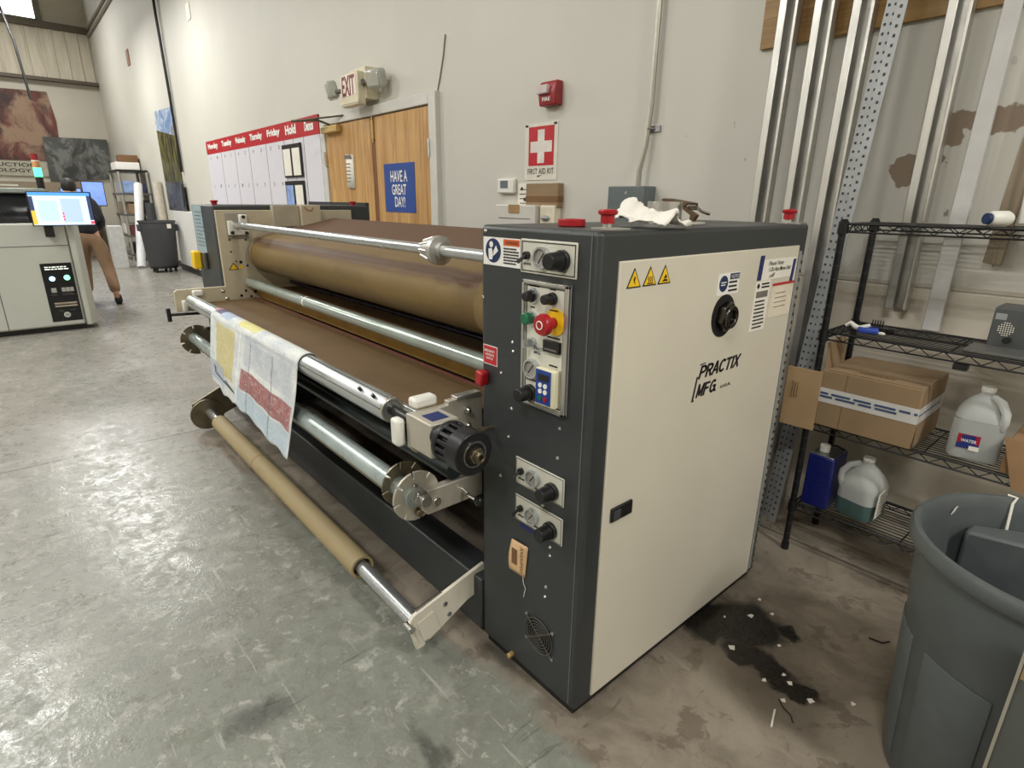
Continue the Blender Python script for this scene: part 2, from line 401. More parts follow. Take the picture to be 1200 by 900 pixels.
# lower board panels behind the rack, each lifted a little off the wall
wb = bpy.data.objects.get('wall_back')
for k, (a, b_) in enumerate(((-2.1, -.88), (-.875, .34), (.345, 1.6))):
    obj('wall_panel', B().box(a, b_, YW - .012, YW, 0.03, 1.13), wall_mat('lower_board_%d' % k, (200, 192, 176), False), wb, bevel=.003)
struct('baseboard_back', B().box(-21.0, -9.5, YW - .02, YW, 0, .12), BLACKM, bevel=.004)
COND = mat('thin_grey_conduit', (150, 144, 132), .45, .4, .06)
cp = thing('conduit', 'pair of grey conduits running level high along the back wall to the corner', 'conduit', (-15, YW - .03, 5.6))
for zc in (5.62, 5.78): obj('pipe', B().cyl((-21.1, YW - .04, zc), (-9, YW - .04, zc), .035, n=10), COND, cp)

# doors
tr = struct('trim_2', B().box(-6.30, -6.20, YW - .05, YW + .02, 0, 2.26).box(-4.20, -4.10, YW - .05, YW + .02, 0, 2.26).box(-6.20, -4.20, YW - .05, YW + .02, 2.175, 2.26), FRAMEW, bevel=.006)
d1 = struct('door_1', B().box(-6.19, -5.20, YW - .035, YW, .01, 2.165), DOOR, bevel=.004)
d2 = struct('door_2', B().box(-5.12, -4.21, YW - .035, YW, .01, 2.165), DOOR, bevel=.004)
obj('astragal', B().box(-5.215, -5.115, YW - .03, YW - .01, .01, 2.16), mat('dark_oak_edge', (120, 78, 44), .5), d1)
BRASS = steel_mat('brass_hardware', (206, 176, 112), .45, (5, 5, 5), .1, .5)
obj('flush_bolt', B().box(-5.17, -5.14, YW - .045, YW - .028, 1.98, 2.14).cyl((-5.155, YW - .04, 1.95), (-5.155, YW - .04, 2.17), .008, n=8), BRASS, d1)
for zz in (1.05, 1.85): obj('hinge', B().box(-4.215, -4.19, YW - .055, YW - .03, zz - .07, zz + .07).cyl((-4.2, YW - .056, zz - .07), (-4.2, YW - .056, zz + .07), .012, n=8), GLINT, d2)
for zz in (1.05, 1.85): obj('hinge', B().box(-6.21, -6.185, YW - .055, YW - .03, zz - .07, zz + .07).cyl((-6.2, YW - .056, zz - .07), (-6.2, YW - .056, zz + .07), .012, n=8), GLINT, d1)
obj('door_handle', B().cyl((-5.28, YW - .03, 1.0), (-5.28, YW - .09, 1.0), .02, n=12).box(-5.40, -5.27, YW - .10, YW - .08, .99, 1.02), BRASS, d1)
cl = thing('door_closer', 'brass door closer with bent arm at top of the left door', 'door closer', (-5.98, YW - .035, 2.1))
obj('closer_body', B().box(-6.17, -5.80, YW - .10, YW - .035, 2.09, 2.155), BRASS, cl, bevel=.008)
obj('closer_arm', B().tube([(-5.95, YW - .09, 2.16), (-6.02, YW - .18, 2.20), (-6.40, YW - .30, 2.215)], .012, 6).tube([(-6.40, YW - .30, 2.215), (-5.70, YW - .04, 2.23)], .009, 6), mat('dark_bronze', (92, 82, 66), .4, .8), cl)

# ---------------------------------------------------------------- the machine
M = thing('heat_press', 'large charcoal and cream rotary heat press with tan felt belt and front roller shafts', 'heat press', (-2.6, 1.5, 0))
XC, YF = -.846, .989
cab = obj('control_cabinet', B().box(-1.277, XC, YF, 2.055, .025, 1.388), CHAR, M, bevel=.012, seg=3)
obj('plinth', B().box(-1.26, -.86, 1.0, 2.04, 0, .03), BLACKM, cab)
sp = obj('side_panel', B().box(XC - .005, XC + .006, 1.056, 1.992, .045, 1.320), CREAM, M, bevel=.003)
obj('panel_hinge', B().box(XC, XC + .004, 2.0, 2.02, .05, 1.30), GALV, sp)
hb = B()
for k in range(42): hb.cyl((XC + .004, 2.022, .06 + k * .0295), (XC + .004, 2.022, .078 + k * .0295), .0055, n=6)
obj('hinge_knuckles', hb, GLINT, sp, kind='stuff')
obj('corner_seam', B().box(-.872, -.869, YF - .0015, YF, .04, 1.38), mat('grey_edge', (96, 98, 98), .4), cab)
# shaft nut behind the round opening
obj('shaft_opening', B().cyl((XC + .004, 1.546, 1.136), (XC + .0075, 1.546, 1.136), .063, n=40), mat('black_void', (10, 10, 10), .8), sp)
obj('shaft_nut', B().cyl((XC + .002, 1.546, 1.136), (XC + .03, 1.546, 1.136), .044, n=6, phase=.3).pipe((XC + .02, 1.546, 1.136), (XC + .038, 1.546, 1.136), .034, .020, n=24), steel_mat('oiled_steel', (92, 88, 84), .3, (4, 4, 4)), sp, bevel=.003)
PX = XC + .006
def side_text(name, b, m, parent=sp, **k): return obj(name, b, m, parent, **k)
def tri(b, cx, cz, w, h, x): return b.prism([(x, cx - w / 2, cz), (x, cx + w / 2, cz), (x, cx, cz + h)], (.0008, 0, 0))
for i, cy in enumerate((1.110, 1.172, 1.233)):
    t = obj('warning_triangle', tri(B(), cy, 1.255, .056, .048, PX), INK, sp)
    obj('warning_field', tri(B(), cy, 1.2585, .044, .038, PX + .001), YEL, t)
    g = B(); x = PX + .0022
    if i == 0: g.prism([(x, cy - .002, 1.284), (x, cy + .004, 1.277), (x, cy + .000, 1.275), (x, cy + .003, 1.263), (x, cy - .005, 1.276), (x, cy - .001, 1.278)], (.0006, 0, 0))
    elif i == 1:
        for q in (-.007, 0, .007): g.tube([(x, cy + q, 1.264), (x, cy + q + .002, 1.268), (x, cy + q - .002, 1.273), (x, cy + q + .001, 1.278)], .001, 5)
        g.box(x, x + .001, cy - .012, cy + .012, 1.2605, 1.2625)
    else: g.prism([(x, cy - .012, 1.262), (x, cy + .012, 1.262), (x, cy + .010, 1.266), (x, cy - .002, 1.268)], (.0006, 0, 0)).prism([(x, cy - .004, 1.269), (x, cy + .008, 1.270), (x, cy + .004, 1.279), (x, cy - .001, 1.276)], (.0006, 0, 0))
    obj('warning_symbol', g, INK, t)
n1 = obj('notice_sticker', B().quad((PX, 1.495, 1.198), (0, .118, 0), (0, 0, .062)), WHITE, sp)
obj('notice_disc', B().cyl((PX + .001, 1.525, 1.231), (PX + .002, 1.525, 1.231), .023, n=28), NAVY, n1)
obj('notice_header', B().quad((PX + .001, 1.558, 1.241), (0, .052, 0), (0, 0, .017)), NAVY, n1)
obj('lettering', B().text('NOTICE', (PX + .002, 1.562, 1.2445), Y, Z, .044, .010).bars((PX + .002, 1.511, 1.224), Y, Z, .028, .014, 2), WHITE, n1)
obj('printed_lines', B().bars((PX + .001, 1.555, 1.203), Y, Z, .05, .036, 3), INK, n1)
# taped notes
tn = obj('taped_note', B().quad((PX, 1.742, 1.222), (0, .22, 0), (0, .012, .062)), PAPER, sp)
obj('handwriting', B().text('Please Note', (PX + .001, 1.785, 1.266), Y, Z, .10, .013, .3).text('1 Do Not Move Unit', (PX + .001, 1.79, 1.247), Y, Z, .15, .013, .3, .01).text('off', (PX + .001, 1.80, 1.228), Y, Z, .035, .014, .3), INK, tn)
obj('tape_strip', B().quad((PX + .001, 1.722, 1.224), (0, .024, 0), (0, .006, .075)), TAPEBLUE, tn)
obj('tape_strip', B().quad((PX + .001, 1.948, 1.206), (0, .018, 0), (0, .008, .072)), TAPEBLUE, tn)
il = obj('inspection_label', B().quad((PX, 1.718, 1.062), (0, .094, 0), (0, .005, .158)), PAPER, sp)
obj('printed_lines', B().bars((PX + .001, 1.73, 1.068), Y, Z, .072, .095, 8, .4).bars((PX + .001, 1.758, 1.196), Y, Z, .05, .02, 2, .5).cyl((PX + .001, 1.737, 1.206), (PX + .002, 1.737, 1.206), .008, n=14), INK, il)
obj('barcode', B().bars((PX + .001, 1.73, 1.168), Y, Z, .075, .022, 1, .9, False), INKG, il)
rl = obj('record_card', B().quad((PX, 1.830, 1.094), (0, .15, 0), (0, .006, .110)), mat('cream_card', (222, 212, 190), .7), sp)
obj('red_band', B().quad((PX + .001, 1.834, 1.198), (0, .152, 0), (0, 0, .008)), SIGNRED, rl)
obj('handwriting', B().bars((PX + .001, 1.86, 1.12), Y, Z, .08, .06, 4, .15), INKG, rl)
def arc(cx, cy, rx, ry, a0, a1, n=8): return [(cx + rx * math.cos(math.radians(a0 + (a1 - a0) * i / n)), cy + ry * math.sin(math.radians(a0 + (a1 - a0) * i / n))) for i in range(n + 1)]
GLYPH = {'P': [[(.08, 0), (.08, 1)], [(.08, .93), (.34, .93)] + arc(.34, .70, .22, .23, 90, -90) + [(.08, .47)]],
         'R': [[(.08, 0), (.08, 1)], [(.08, .93), (.34, .93)] + arc(.34, .71, .21, .22, 90, -90) + [(.08, .49)], [(.32, .49), (.56, 0)]],
         'A': [[(.03, 0), (.31, 1), (.59, 0)], [(.13, .32), (.49, .32)]], 'C': [arc(.34, .5, .27, .45, 45, 315, 14)],
         'T': [[(.02, .93), (.60, .93)], [(.31, 0), (.31, .93)]], 'I': [[(.10, 0), (.10, 1)]], 'X': [[(.03, 0), (.58, 1)], [(.05, 1), (.57, 0)]],
         'M': [[(.08, 0), (.08, 1), (.36, .12), (.64, 1), (.64, 0)]], 'F': [[(.08, 0), (.08, 1)], [(.08, .93), (.52, .93)], [(.08, .52), (.46, .52)]],
         'G': [arc(.34, .5, .27, .45, 50, 360, 14) + [(.36, .5)], [(.61, .5), (.61, .08)]], '.': [[(.06, 0), (.06, .12)]]}
ADV = {'I': .26, 'M': .80, '.': .2}
def bold_word(b, word, y0, z0, w, h, shear=.30, t=.088):
    """condensed slanted capitals cut as strokes, fitted to width w and height h on the side panel"""
    total = sum(ADV.get(c, .68) for c in word); x = 0.0
    for c in word:
        for line in GLYPH[c]:
            for (ax, ay), (bx, by) in zip(line, line[1:]):
                d = Vector((bx - ax, by - ay)); L = d.length
                if L < 1e-6: continue
                d /= L; nn = Vector((-d.y, d.x)) * t; e = d * .03
                q = [Vector((ax, ay)) - e + nn, Vector((ax, ay)) - e - nn, Vector((bx, by)) + e - nn, Vector((bx, by)) + e + nn]
                b.prism([(PX, y0 + ((x + k.x) / total * w) + shear * k.y * h, z0 + k.y * h) for k in q], (.0012, 0, 0))
        x += ADV.get(c, .68)
    return b
lg = bold_word(B(), 'PRACTIX', 1.449, .960, .230, .038); bold_word(lg, 'MFG.', 1.446, .903, .112, .038)
lg.text('U.S.A.', (PX, 1.582, .905), Y, Z, .062, .010, .2, .03)
lg.prism([(PX, 1.440, .968), (PX, 1.447, .968), (PX, 1.434, .896), (PX, 1.426, .896)], (.0012, 0, 0))
lg.prism([(PX, 1.424, .893), (PX, 1.438, .893), (PX, 1.439, .8965), (PX, 1.425, .8965)], (.0012, 0, 0)).prism([(PX, 1.452, 1.001), (PX, 1.480, 1.003), (PX, 1.480, 1.006), (PX, 1.452, 1.004)], (.0012, 0, 0))
obj('lettering', lg, INK, sp)
la = obj('door_latch', B().box(PX, PX + .008, 1.083, 1.172, .626, .668), BLACK, sp, bevel=.003)
obj('latch_insert', B().box(PX + .007, PX + .010, 1.089, 1.118, .632, .660), mat('latch_grey', (66, 66, 68), .4), la, bevel=.001)

# front face controls
def fbox(b, x0, x1, z0, z1, d=.004, y=YF): return b.box(x0, x1, y - d, y, z0, z1)
def knob(x, z, r=.024, l=.045, y=YF, parent=None, n=12, name='knob'):
    return obj(name, B().cyl((x, y, z), (x, y - .012, z), r * 1.05, n=24).cyl((x, y - .012, z), (x, y - l, z), r * .92, r * .82, n=n), BLACK, parent, bevel=.002)
def gauge(x, z, r, parent, y=YF):
    gq = obj('pressure_gauge', B().pipe((x, y, z), (x, y - .014, z), r, r * .82, n=32), CHROME, parent)
    obj('gauge_face', B().cyl((x, y, z), (x, y - .008, z), r * .83, n=28), mat('gauge_dial', (150, 146, 138), .35), gq)
    obj('gauge_needle', B().tube([(x - r * .4, y - .009, z - r * .5), (x + r * .35, y - .009, z + r * .45)], .0012, 5), INK, gq)
def plate(x0, x1, z0, z1, d=.004, **k):
    p = obj('control_plate', fbox(B(), x0, x1, z0, z1, d), mat('control_plate_cream', (208, 206, 192), .4, 0, .02), M, bevel=.002)
    return p
def outline(b, x0, x1, z0, z1, t, y):
    for a in ((x0, x1, z0, z0 + t), (x0, x1, z1 - t, z1), (x0, x0 + t, z0, z1), (x1 - t, x1, z0, z1)): b.box(a[0], a[1], y - .0012, y, a[2], a[3])
    return b
p1 = plate(-1.106, -.910, 1.276, 1.360)
obj('border_line', outline(B(), -1.101, -.915, 1.281, 1.355, .0022, YF - .004), INK, p1)
def toggle(x, z, parent, y=YF - .004):
    obj('toggle_switch', B().cyl((x, y, z), (x, y - .010, z), .010, n=14).tube([(x, y - .008, z), (x - .006, y - .03, z - .016)], [.004, .005], 6), BLACK, parent)
toggle(-1.079, 1.320, p1); gauge(-1.022, 1.318, .027, p1, YF - .004); knob(-.955, 1.317, .024, .052, YF - .004, p1)
obj('printed_lines', B().bars((-1.095, YF - .004, 1.296), X, Z, .03, .006, 1, .8).bars((-1.0, YF - .004, 1.288), X, Z, .055, .007, 1, .8), INKG, p1)
wl = obj('warning_label', fbox(B(), -1.264, -1.111, 1.283, 1.357, .001), WHITE, M)
obj('notice_disc', B().cyl((-1.221, YF - .001, 1.322), (-1.221, YF - .002, 1.322), .032, n=32), NAVY, wl)
obj('reader_symbol', B().cyl((-1.228, YF - .0021, 1.338), (-1.228, YF - .003, 1.338), .008, n=14).prism([(-1.238, YF - .0021, 1.298), (-1.224, YF - .0021, 1.298), (-1.220, YF - .0021, 1.312), (-1.226, YF - .0021, 1.328), (-1.240, YF - .0021, 1.326)], (0, -.0008, 0)).prism([(-1.218, YF - .0021, 1.308), (-1.199, YF - .0021, 1.322), (-1.208, YF - .0021, 1.336), (-1.218, YF - .0021, 1.322)], (0, -.0008, 0)), WHITE, wl)
obj('warning_header', fbox(B(), -1.178, -1.114, 1.338, 1.354, .001, YF - .001), ORANGE, wl)
obj('lettering', B().text('WARNING', (-1.168, YF - .002, 1.342), X, Z, .05, .008), INK, wl)
obj('printed_lines', B().bars((-1.177, YF - .001, 1.289), X, Z, .06, .045, 6, .5), INK, wl)
# tall control plate with raised frame
p2 = plate(-1.091, -.925, .928, 1.260, .004)
fr = B()
for a in ((-1.091, -.925, .928, .936), (-1.091, -.925, 1.252, 1.260), (-1.091, -1.084, .928, 1.260), (-.938, -.925, .928, 1.260)): fr.box(a[0], a[1], YF - .012, YF - .003, a[2], a[3])
obj('plate_frame', fr, ALU, p2, bevel=.001)
obj('border_line', outline(B(), -1.080, -.943, .941, 1.248, .002, YF - .004), INK, p2)
yk = YF - .004
def collar(x, z, r, parent, m=CHROME, l=.006): return obj('collar', B().cyl((x, yk, z), (x, yk - l, z), r, n=24), m, parent)
sw = collar(-1.052, 1.222, .020, p2); knob(-1.056, 1.221, .015, .03, yk, p2, 10)
knob(-.983, 1.223, .015, .035, yk, p2, 16)
collar(-1.058, 1.163, .019, p2); obj('green_button', B().cyl((-1.061, yk - .004, 1.163), (-1.061, yk - .026, 1.163), .0155, n=24), GREENB, p2, bevel=.003)
obj('stop_ring', B().cyl((-.972, yk, 1.166), (-.972, yk - .004, 1.166), .034, n=36), YEL, p2)
es = obj('emergency_stop_button', B().lathe([(.014, 0), (.014, .02), (.026, .028), (.028, .036), (.024, .046), (0, .049)], (-.976, yk - .003, 1.164), -Y, 28), RED, p2)
obj('stop_symbol', B().torus((-.976, yk - .0525, 1.164), Y, .010, .0014, 20, 6), WHITE, es)
obj('printed_lines', B().bars((-.99, yk - .004, 1.193), X, Z, .035, .004, 1, .8), INK, p2)
ks = obj('key_switch', B().cyl((-1.052, yk, 1.101), (-1.052, yk - .012, 1.101), .013, n=20).box(-1.054, -1.050, yk - .035, yk - .01, 1.090, 1.112), CHROME, p2)
dd = obj('speed_display', B().box(-1.006, -.949, yk - .01, yk, 1.088, 1.118), BLACK, p2, bevel=.001)
obj('printed_lines', B().bars((-1.0, yk - .010, 1.092), X, Z, .044, .008, 1, .6), INKG, dd)
obj('lettering', B().text('PRACTIX', (-1.046, yk, 1.083), X, Z, .042, .008, .25, .015).text('MFG.', (-1.048, yk, 1.072), X, Z, .026, .008, .25, .015), NAVY, p2)
obj('printed_lines', B().bars((-1.07, yk, 1.244), X, Z, .05, .005, 1, .8).bars((-.995, yk, 1.243), X, Z, .025, .004, 1, .8).bars((-1.065, yk, 1.19), X, Z, .02, .004, 1, .8).bars((-1.0, yk, 1.123), X, Z, .045, .005, 1, .8).bars((-.99, yk, 1.05), X, Z, .035, .005, 1, .8).bars((-1.075, yk, .995), X, Z, .045, .005, 1, .8), INK, p2)
gauge(-1.050, 1.030, .026, p2, yk); knob(-1.056, .962, .022, .05, yk, p2, 14)
kp = obj('speed_keypad', B().box(-1.016, -.947, yk - .022, yk, .948, 1.046), mat('keypad_ivory', (222, 216, 186), .45), p2, bevel=.002)
obj('keypad_face', B().box(-1.014, -.960, yk - .0235, yk - .021, .952, 1.042), mat('keypad_blue', (28, 62, 140), .4), kp)
obj('keypad_screen', B().box(-1.005, -.968, yk - .025, yk - .023, 1.014, 1.032), BLACK, kp)
kb = B()
for qx in (-.996, -.978):
    for qz in (1.002, .986): kb.cyl((qx, yk - .0235, qz), (qx, yk - .026, qz), .0065, n=14)
obj('keypad_button', kb, WHITE, kp)
obj('keypad_button', B().cyl((-.996, yk - .0235, .967), (-.996, yk - .026, .967), .0065, n=14), GREENB, kp, label='green start button')
obj('keypad_button', B().cyl((-.978, yk - .0235, .967), (-.978, yk - .026, .967), .0065, n=14), RED, kp, label='red stop button')
rs = obj('red_label', fbox(B(), -1.266, -1.203, .998, 1.055, .001), WHITE, M)
obj('red_field', fbox(B(), -1.2635, -1.2055, 1.0005, 1.0525, .001, YF - .001), SIGNRED, rs)
obj('lettering', B().text('EMERGENCY', (-1.259, YF - .002, 1.036), X, Z, .048, .007, 0, .02).text('WINDING', (-1.254, YF - .002, 1.025), X, Z, .04, .007, 0, .02).text('SWITCH', (-1.250, YF - .002, 1.014), X, Z, .03, .007, 0, .02), WHITE, rs)
obj('red_switch', B().box(-1.272, -1.240, YF - .03, YF, .935, .978, rot=Matrix.Rotation(.15, 3, 'Y')), RED, M, bevel=.006)
for z0, nm in ((.670, 0), (.550, 1)):
    p = plate(-1.114, -.920, z0, z0 + .084)
    obj('border_line', outline(B(), -1.111, -.923, z0 + .003, z0 + .081, .0016, yk), INKG, p)
    toggle(-1.087, z0 + .046, p); gauge(-1.036, z0 + .044, .025, p, yk); knob(-.962, z0 + .034, .024, .05, yk, p)
    obj('printed_lines', B().bars((-1.10, yk, z0 + .018), X, Z, .025, .005, 1, .8).bars((-1.03, yk, z0 + .012), X, Z, .03, .005, 1, .8), INK, p)
tg = B(); tg.grid(lambda u, v: (-1.122 + u * .068 + .012 * (1 - v) * -1 + .0, YF - .003 - .016 * math.sin(v * 3.1) * (1 - u) * .45 - .004 * (1 - u), .366 + .112 * v), 6, 8)
tgo = obj('hanging_tag', tg, mat('manila_tag', (222, 184, 140), .75), M, solid=.001)
tb = B().text('AXE50P001', (-1.083, YF - .008, .472), -Z, X, .095, .013, 0, .01)
obj('lettering', tb, CARDD, tgo)
obj('printed_block', B().box(-1.116, -1.096, YF - .0135, YF - .011, .40, .452), CARDD, tgo)
obj('tag_wire', B().tube([(-1.075, YF - .003, .366), (-1.070, YF - .004, .345), (-1.062, YF - .003, .33), (-1.066, YF - .004, .31), (-1.07, YF - .002, .295)], .0012, 5), PAPER, tgo)
obj('blue_tape_strip', fbox(B(), -1.094, -1.012, .531, .545, .0012), TAPEBLUE, M)
for bx, bz in ((-1.137, 1.083), (-1.133, 1.058), (-1.184, .985), (-1.138, .890), (-.948, .890), (-.950, .805), (-1.185, .662), (-.966, .525), (-.965, .498), (-.977, .385), (-.979, .351), (-1.255, 1.372), (-1.265, 1.19), (-1.15, .80), (-1.0, .66), (-1.0, .643)):
    obj('bolt', B().lathe([(.0058, 0), (.0056, .002), (.003, .005), (0, .0055)], (bx, YF, bz), -Y, 12), GLINT, M)
fan = obj('fan_guard', B().torus((-.998, YF - .006, .199), Y, .058, .0016, 36, 6).torus((-.998, YF - .006, .199), Y, .048, .0013, 32, 6).torus((-.998, YF - .006, .199), Y, .039, .0013, 28, 6).torus((-.998, YF - .006, .199), Y, .030, .0013, 24, 6).torus((-.998, YF - .006, .199), Y, .021, .0013, 20, 6).torus((-.998, YF - .006, .199), Y, .012, .0013, 16, 6)
    .tube([(-1.054, YF - .004, .243), (-.942, YF - .004, .150)], .0025, 6).tube([(-1.052, YF - .004, .158), (-.944, YF - .004, .242)], .0025, 6), mat('guard_wire', (120, 118, 112), .35, .8), M)
obj('fan_opening', B().cyl((-.998, YF - .0008, .199), (-.998, YF, .199), .056, n=32), mat('black_void', (10, 10, 10)), fan)
for bx, bz in ((-1.055, .244), (-.941, .149), (-1.053, .157), (-.943, .243)): obj('bolt', B().lathe([(.006, 0), (.006, .004), (0, .007)], (bx, YF, bz), -Y, 10), GLINT, fan)
obj('brass_fitting', B().cyl((-1.119, YF, .045), (-1.119, YF - .02, .045), .009, n=12), BRASS, M, bevel=.002)
# emergency buttons on the cabinet tops
def mushroom(x, y, name='emergency_button'):
    o = obj(name, B().lathe([(.012, .012), (.017, .014), (.017, .032), (.023, .035), (.024, .041), (.020, .045), (0, .046)], (x, y, 1.388), Z, 24), RED, M)
    obj('button_stem', B().cyl((x, y, 1.386), (x, y, 1.405), .012, n=12).box(x - .03, x + .05, y - .025, y + .025, 1.386, 1.392), ALU, o)
mushroom(-.915, 1.09); mushroom(-.90, 2.01); mushroom(-4.15, 1.05); mushroom(-4.1, 1.98)
# far cabinet
fc = obj('far_cabinet', B().box(-4.50, -3.985, YF, 2.055, .025, 1.405), CHAR, M, bevel=.012)
fp = obj('far_cabinet_panel', B().box(-4.46, -4.23, YF - .004, YF, 1.098, 1.400), mat('pale_blue_notice', (150, 170, 176), .5, 0, .08, 9), fc)
obj('printed_lines', B().bars((-4.42, YF - .004, 1.13), X, Z, .19, .24, 10, .3), mat('faded_ink', (112, 128, 134), .6), fp)
ms = obj('main_switch', B().box(-4.45, -4.25, YF - .02, YF, .99, 1.10), mat('switch_plate_grey', (70, 70, 66), .4), fc, bevel=.006)
obj('switch_knob', B().box(-4.40, -4.33, YF - .07, YF - .02, .985, 1.105), YEL, ms, bevel=.01)
obj('switch_red_ring', B().cyl((-4.425, YF - .018, 1.045), (-4.425, YF - .05, 1.045), .026, n=16), RED, ms)
# inner ivory end plate
XP = -3.975
ep = obj('end_plate', B().prism([(XP - .012, 1.0, 1.375), (XP - .012, 1.0, .908), (XP - .012, .722, .908), (XP - .012, .705, .895), (XP - .012, .705, .775), (XP - .012, 1.07, .755), (XP - .012, 1.9, .6), (XP - .012, 1.9, 1.375)], (.022, 0, 0)), IVORY, M, bevel=.003)
obj('plate_box', B().box(XP + .008, XP + .06, 1.335, 1.505, 1.270, 1.405), mat('ivory_grey_box', (168, 160, 140), .5), ep, bevel=.003)
pb = obj('plate_box', B().box(XP + .008, XP + .09, 1.508, 1.64, 1.25, 1.408), IVORY, ep, bevel=.003)
obj('red_wire', B().tube([(XP + .092, 1.53, 1.395), (XP + .098, 1.55, 1.375), (XP + .098, 1.575, 1.372), (XP + .092, 1.59, 1.39)], .003, 6), mat('rust_wire', (150, 80, 60), .5), pb)
hl = B()
for hy, hz, hr in ((1.062, 1.195, .006), (1.159, 1.192, .006), (1.062, 1.121, .006), (1.085, 1.061, .005), (1.112, 1.054, .010), (1.06, 1.355, .005), (1.15, 1.03, .007), (1.12, .87, .008), (1.09, .84, .009), (1.15, .83, .008), (1.20, .80, .007), (1.14, .80, .006), (1.08, .80, .006), (1.18, .86, .01)):
    hl.cyl((XP + .010, hy, hz), (XP + .0115, hy, hz), hr, n=12)
obj('bolt_holes', hl, mat('black_void', (10, 10, 10)), ep)
br = obj('tube_bracket', B().box(XP + .010, XP + .018, 1.052, 1.18, 1.20, 1.36), mat('bracket_grey', (150, 144, 130), .5), ep, bevel=.004)
obj('bracket_clamp', B().box(XP + .018, XP + .05, 1.125, 1.175, 1.295, 1.35), WPLAST, br, bevel=.008)
obj('bracket_clamp', B().prism([(XP + .018, 1.056, 1.225), (XP + .018, 1.175, 1.225), (XP + .018, 1.175, 1.25), (XP + .018, 1.105, 1.262), (XP + .018, 1.085, 1.312), (XP + .018, 1.058, 1.312)], (.03, 0, 0)), WPLAST, br, bevel=.004)
for by, bz in ((1.15, 1.335), (1.075, 1.24), (1.16, 1.237)): obj('bracket_bolt', B().cyl((XP + .048, by, bz), (XP + .058, by, bz), .011, n=8), BLACK, br)
et = obj('warning_triangle', B().prism([(XP + .011, 1.035, 1.008), (XP + .011, 1.095, 1.008), (XP + .011, 1.065, 1.055)], (.001, 0, 0)), INK, ep)
obj('warning_field', B().prism([(XP + .0122, 1.043, 1.012), (XP + .0122, 1.087, 1.012), (XP + .0122, 1.065, 1.046)], (.001, 0, 0)).box(XP + .011, XP + .012, 1.096, 1.118, 1.014, 1.036), YEL, et)
obj('shaft_pad', B().box(XP + .01, XP + .045, .735, .765, .775, .845), WPLAST, ep, bevel=.008)
obj('shaft_pad', B().box(XP + .01, XP + .045, .80, .86, .865, .90), WPLAST, ep, bevel=.008)
tl = obj('clamp_lever', B().cyl((XP + .03, .655, .765), (XP + .03, .84, .757), .009, n=10).cyl((XP + .03, .655, .725), (XP + .03, .655, .805), .012, n=10), BLACK, ep)
for by, bz in ((.75, .795), (.85, .885), (.98, .88), (1.0, .83), (1.0, .785)): obj('bolt', B().lathe([(.011, 0), (.011, .008), (.005, .012), (0, .012)], (XP + .010, by, bz), X, 10), GLINT, ep)
obj('lower_bracket', B().box(XP - .01, XP + .012, .80, 1.0, .56, .66).box(XP - .01, XP + .012, .88, .99, .20, .78), CHAR, M, bevel=.004)
# belt: felt loop over a front roller and the hidden drum
def belt_profile():
    pts = []
    cy, cz, r = 1.262, 1.106, .117; dy, dz, dr = 1.74, 1.122, .20
    for k in range(15):
        a = math.radians(262 - k * 11.2); pts.append((cy + r * math.cos(a), cz + r * math.sin(a)))
    for k in range(22):
        a = math.radians(104 - k * 9.9); pts.append((dy + dr * math.cos(a), dz + dr * math.sin(a)))
    return pts
bp = belt_profile(); b = B(); xs = [-3.90 + i * (3.90 - 1.285) / 24 for i in range(25)]
rows = [[b.bm.verts.new((x, y, z)) for y, z in bp] for x in xs]
for i in range(24):
    for k in range(len(bp)):
        q = (k + 1) % len(bp); b.face([rows[i][k], rows[i + 1][k], rows[i + 1][q], rows[i][q]])
b.face(rows[0][::-1]); b.face(rows[-1])
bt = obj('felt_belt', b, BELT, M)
# worn band near the right end and edge strip at the left, a hair proud of the belt
def band(x0, x1, m, nm, off, k0=0, k1=17):
    bb = B(); ra = []
    for x in (x0, x1):
        ra.append([bb.bm.verts.new((x, bp[k][0] + (bp[k][0] - 1.33) * off * 8, bp[k][1] + (bp[k][1] - 1.10) * off * 8)) for k in range(k0, k1)])
    for k in range(k1 - k0 - 1): bb.face([ra[0][k], ra[1][k], ra[1][k + 1], ra[0][k + 1]])
    return obj(nm, bb, m, bt, solid=.001)
band(-1.52, -1.30, mat('pale_worn_felt', (118, 96, 56), .8, 0, .15, 7), 'worn_band', .0012)
band(-3.895, -3.84, mat('belt_edge_felt', (116, 98, 76), .8, 0, .1), 'edge_strip', .0012)
# body beneath the belt
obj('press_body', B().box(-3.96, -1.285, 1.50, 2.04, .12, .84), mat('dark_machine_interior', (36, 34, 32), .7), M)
obj('wear_plate', B().prism([(-3.96, 1.20, .898), (-3.96, 1.20, .890), (-3.96, 1.56, .860), (-3.96, 1.56, .868)], (2.68, 0, 0)), BELTD, M)
rv = B()
for k in range(26): rv.cyl((-3.9 + k * .103, 1.24 + .02 * (k % 2), .895), (-3.9 + k * .103, 1.24 + .02 * (k % 2), .8975), .005, n=8)
obj('rivets', rv, WORN, M, kind='stuff')
obj('guide_bar', B().cyl((-3.96, 1.42, .904), (-1.28, 1.42, .904), .012, n=14), mat('violet_black_bar', (52, 46, 60), .3, .4), M)
obj('felt_strip', B().prism([(-3.96, 1.193, .886), (-3.96, 1.199, .886), (-3.96, 1.204, .822), (-3.96, 1.198, .822)], (2.68, 0, 0)), mat('golden_felt', (150, 114, 48), .8, 0, .15), M)
obj('table_edge', B().box(-3.96, -1.28, 1.166, 1.172, .818, .826), mat('red_brown_edge', (112, 62, 52), .5), M)
ft = obj('feed_table', B().box(-3.96, -1.345, .872, 1.168, .800, .819), TABLE, M)
obj('table_front_edge', B().box(-3.96, -1.345, .858, .873, .796, .823), ALUX, ft, bevel=.003)
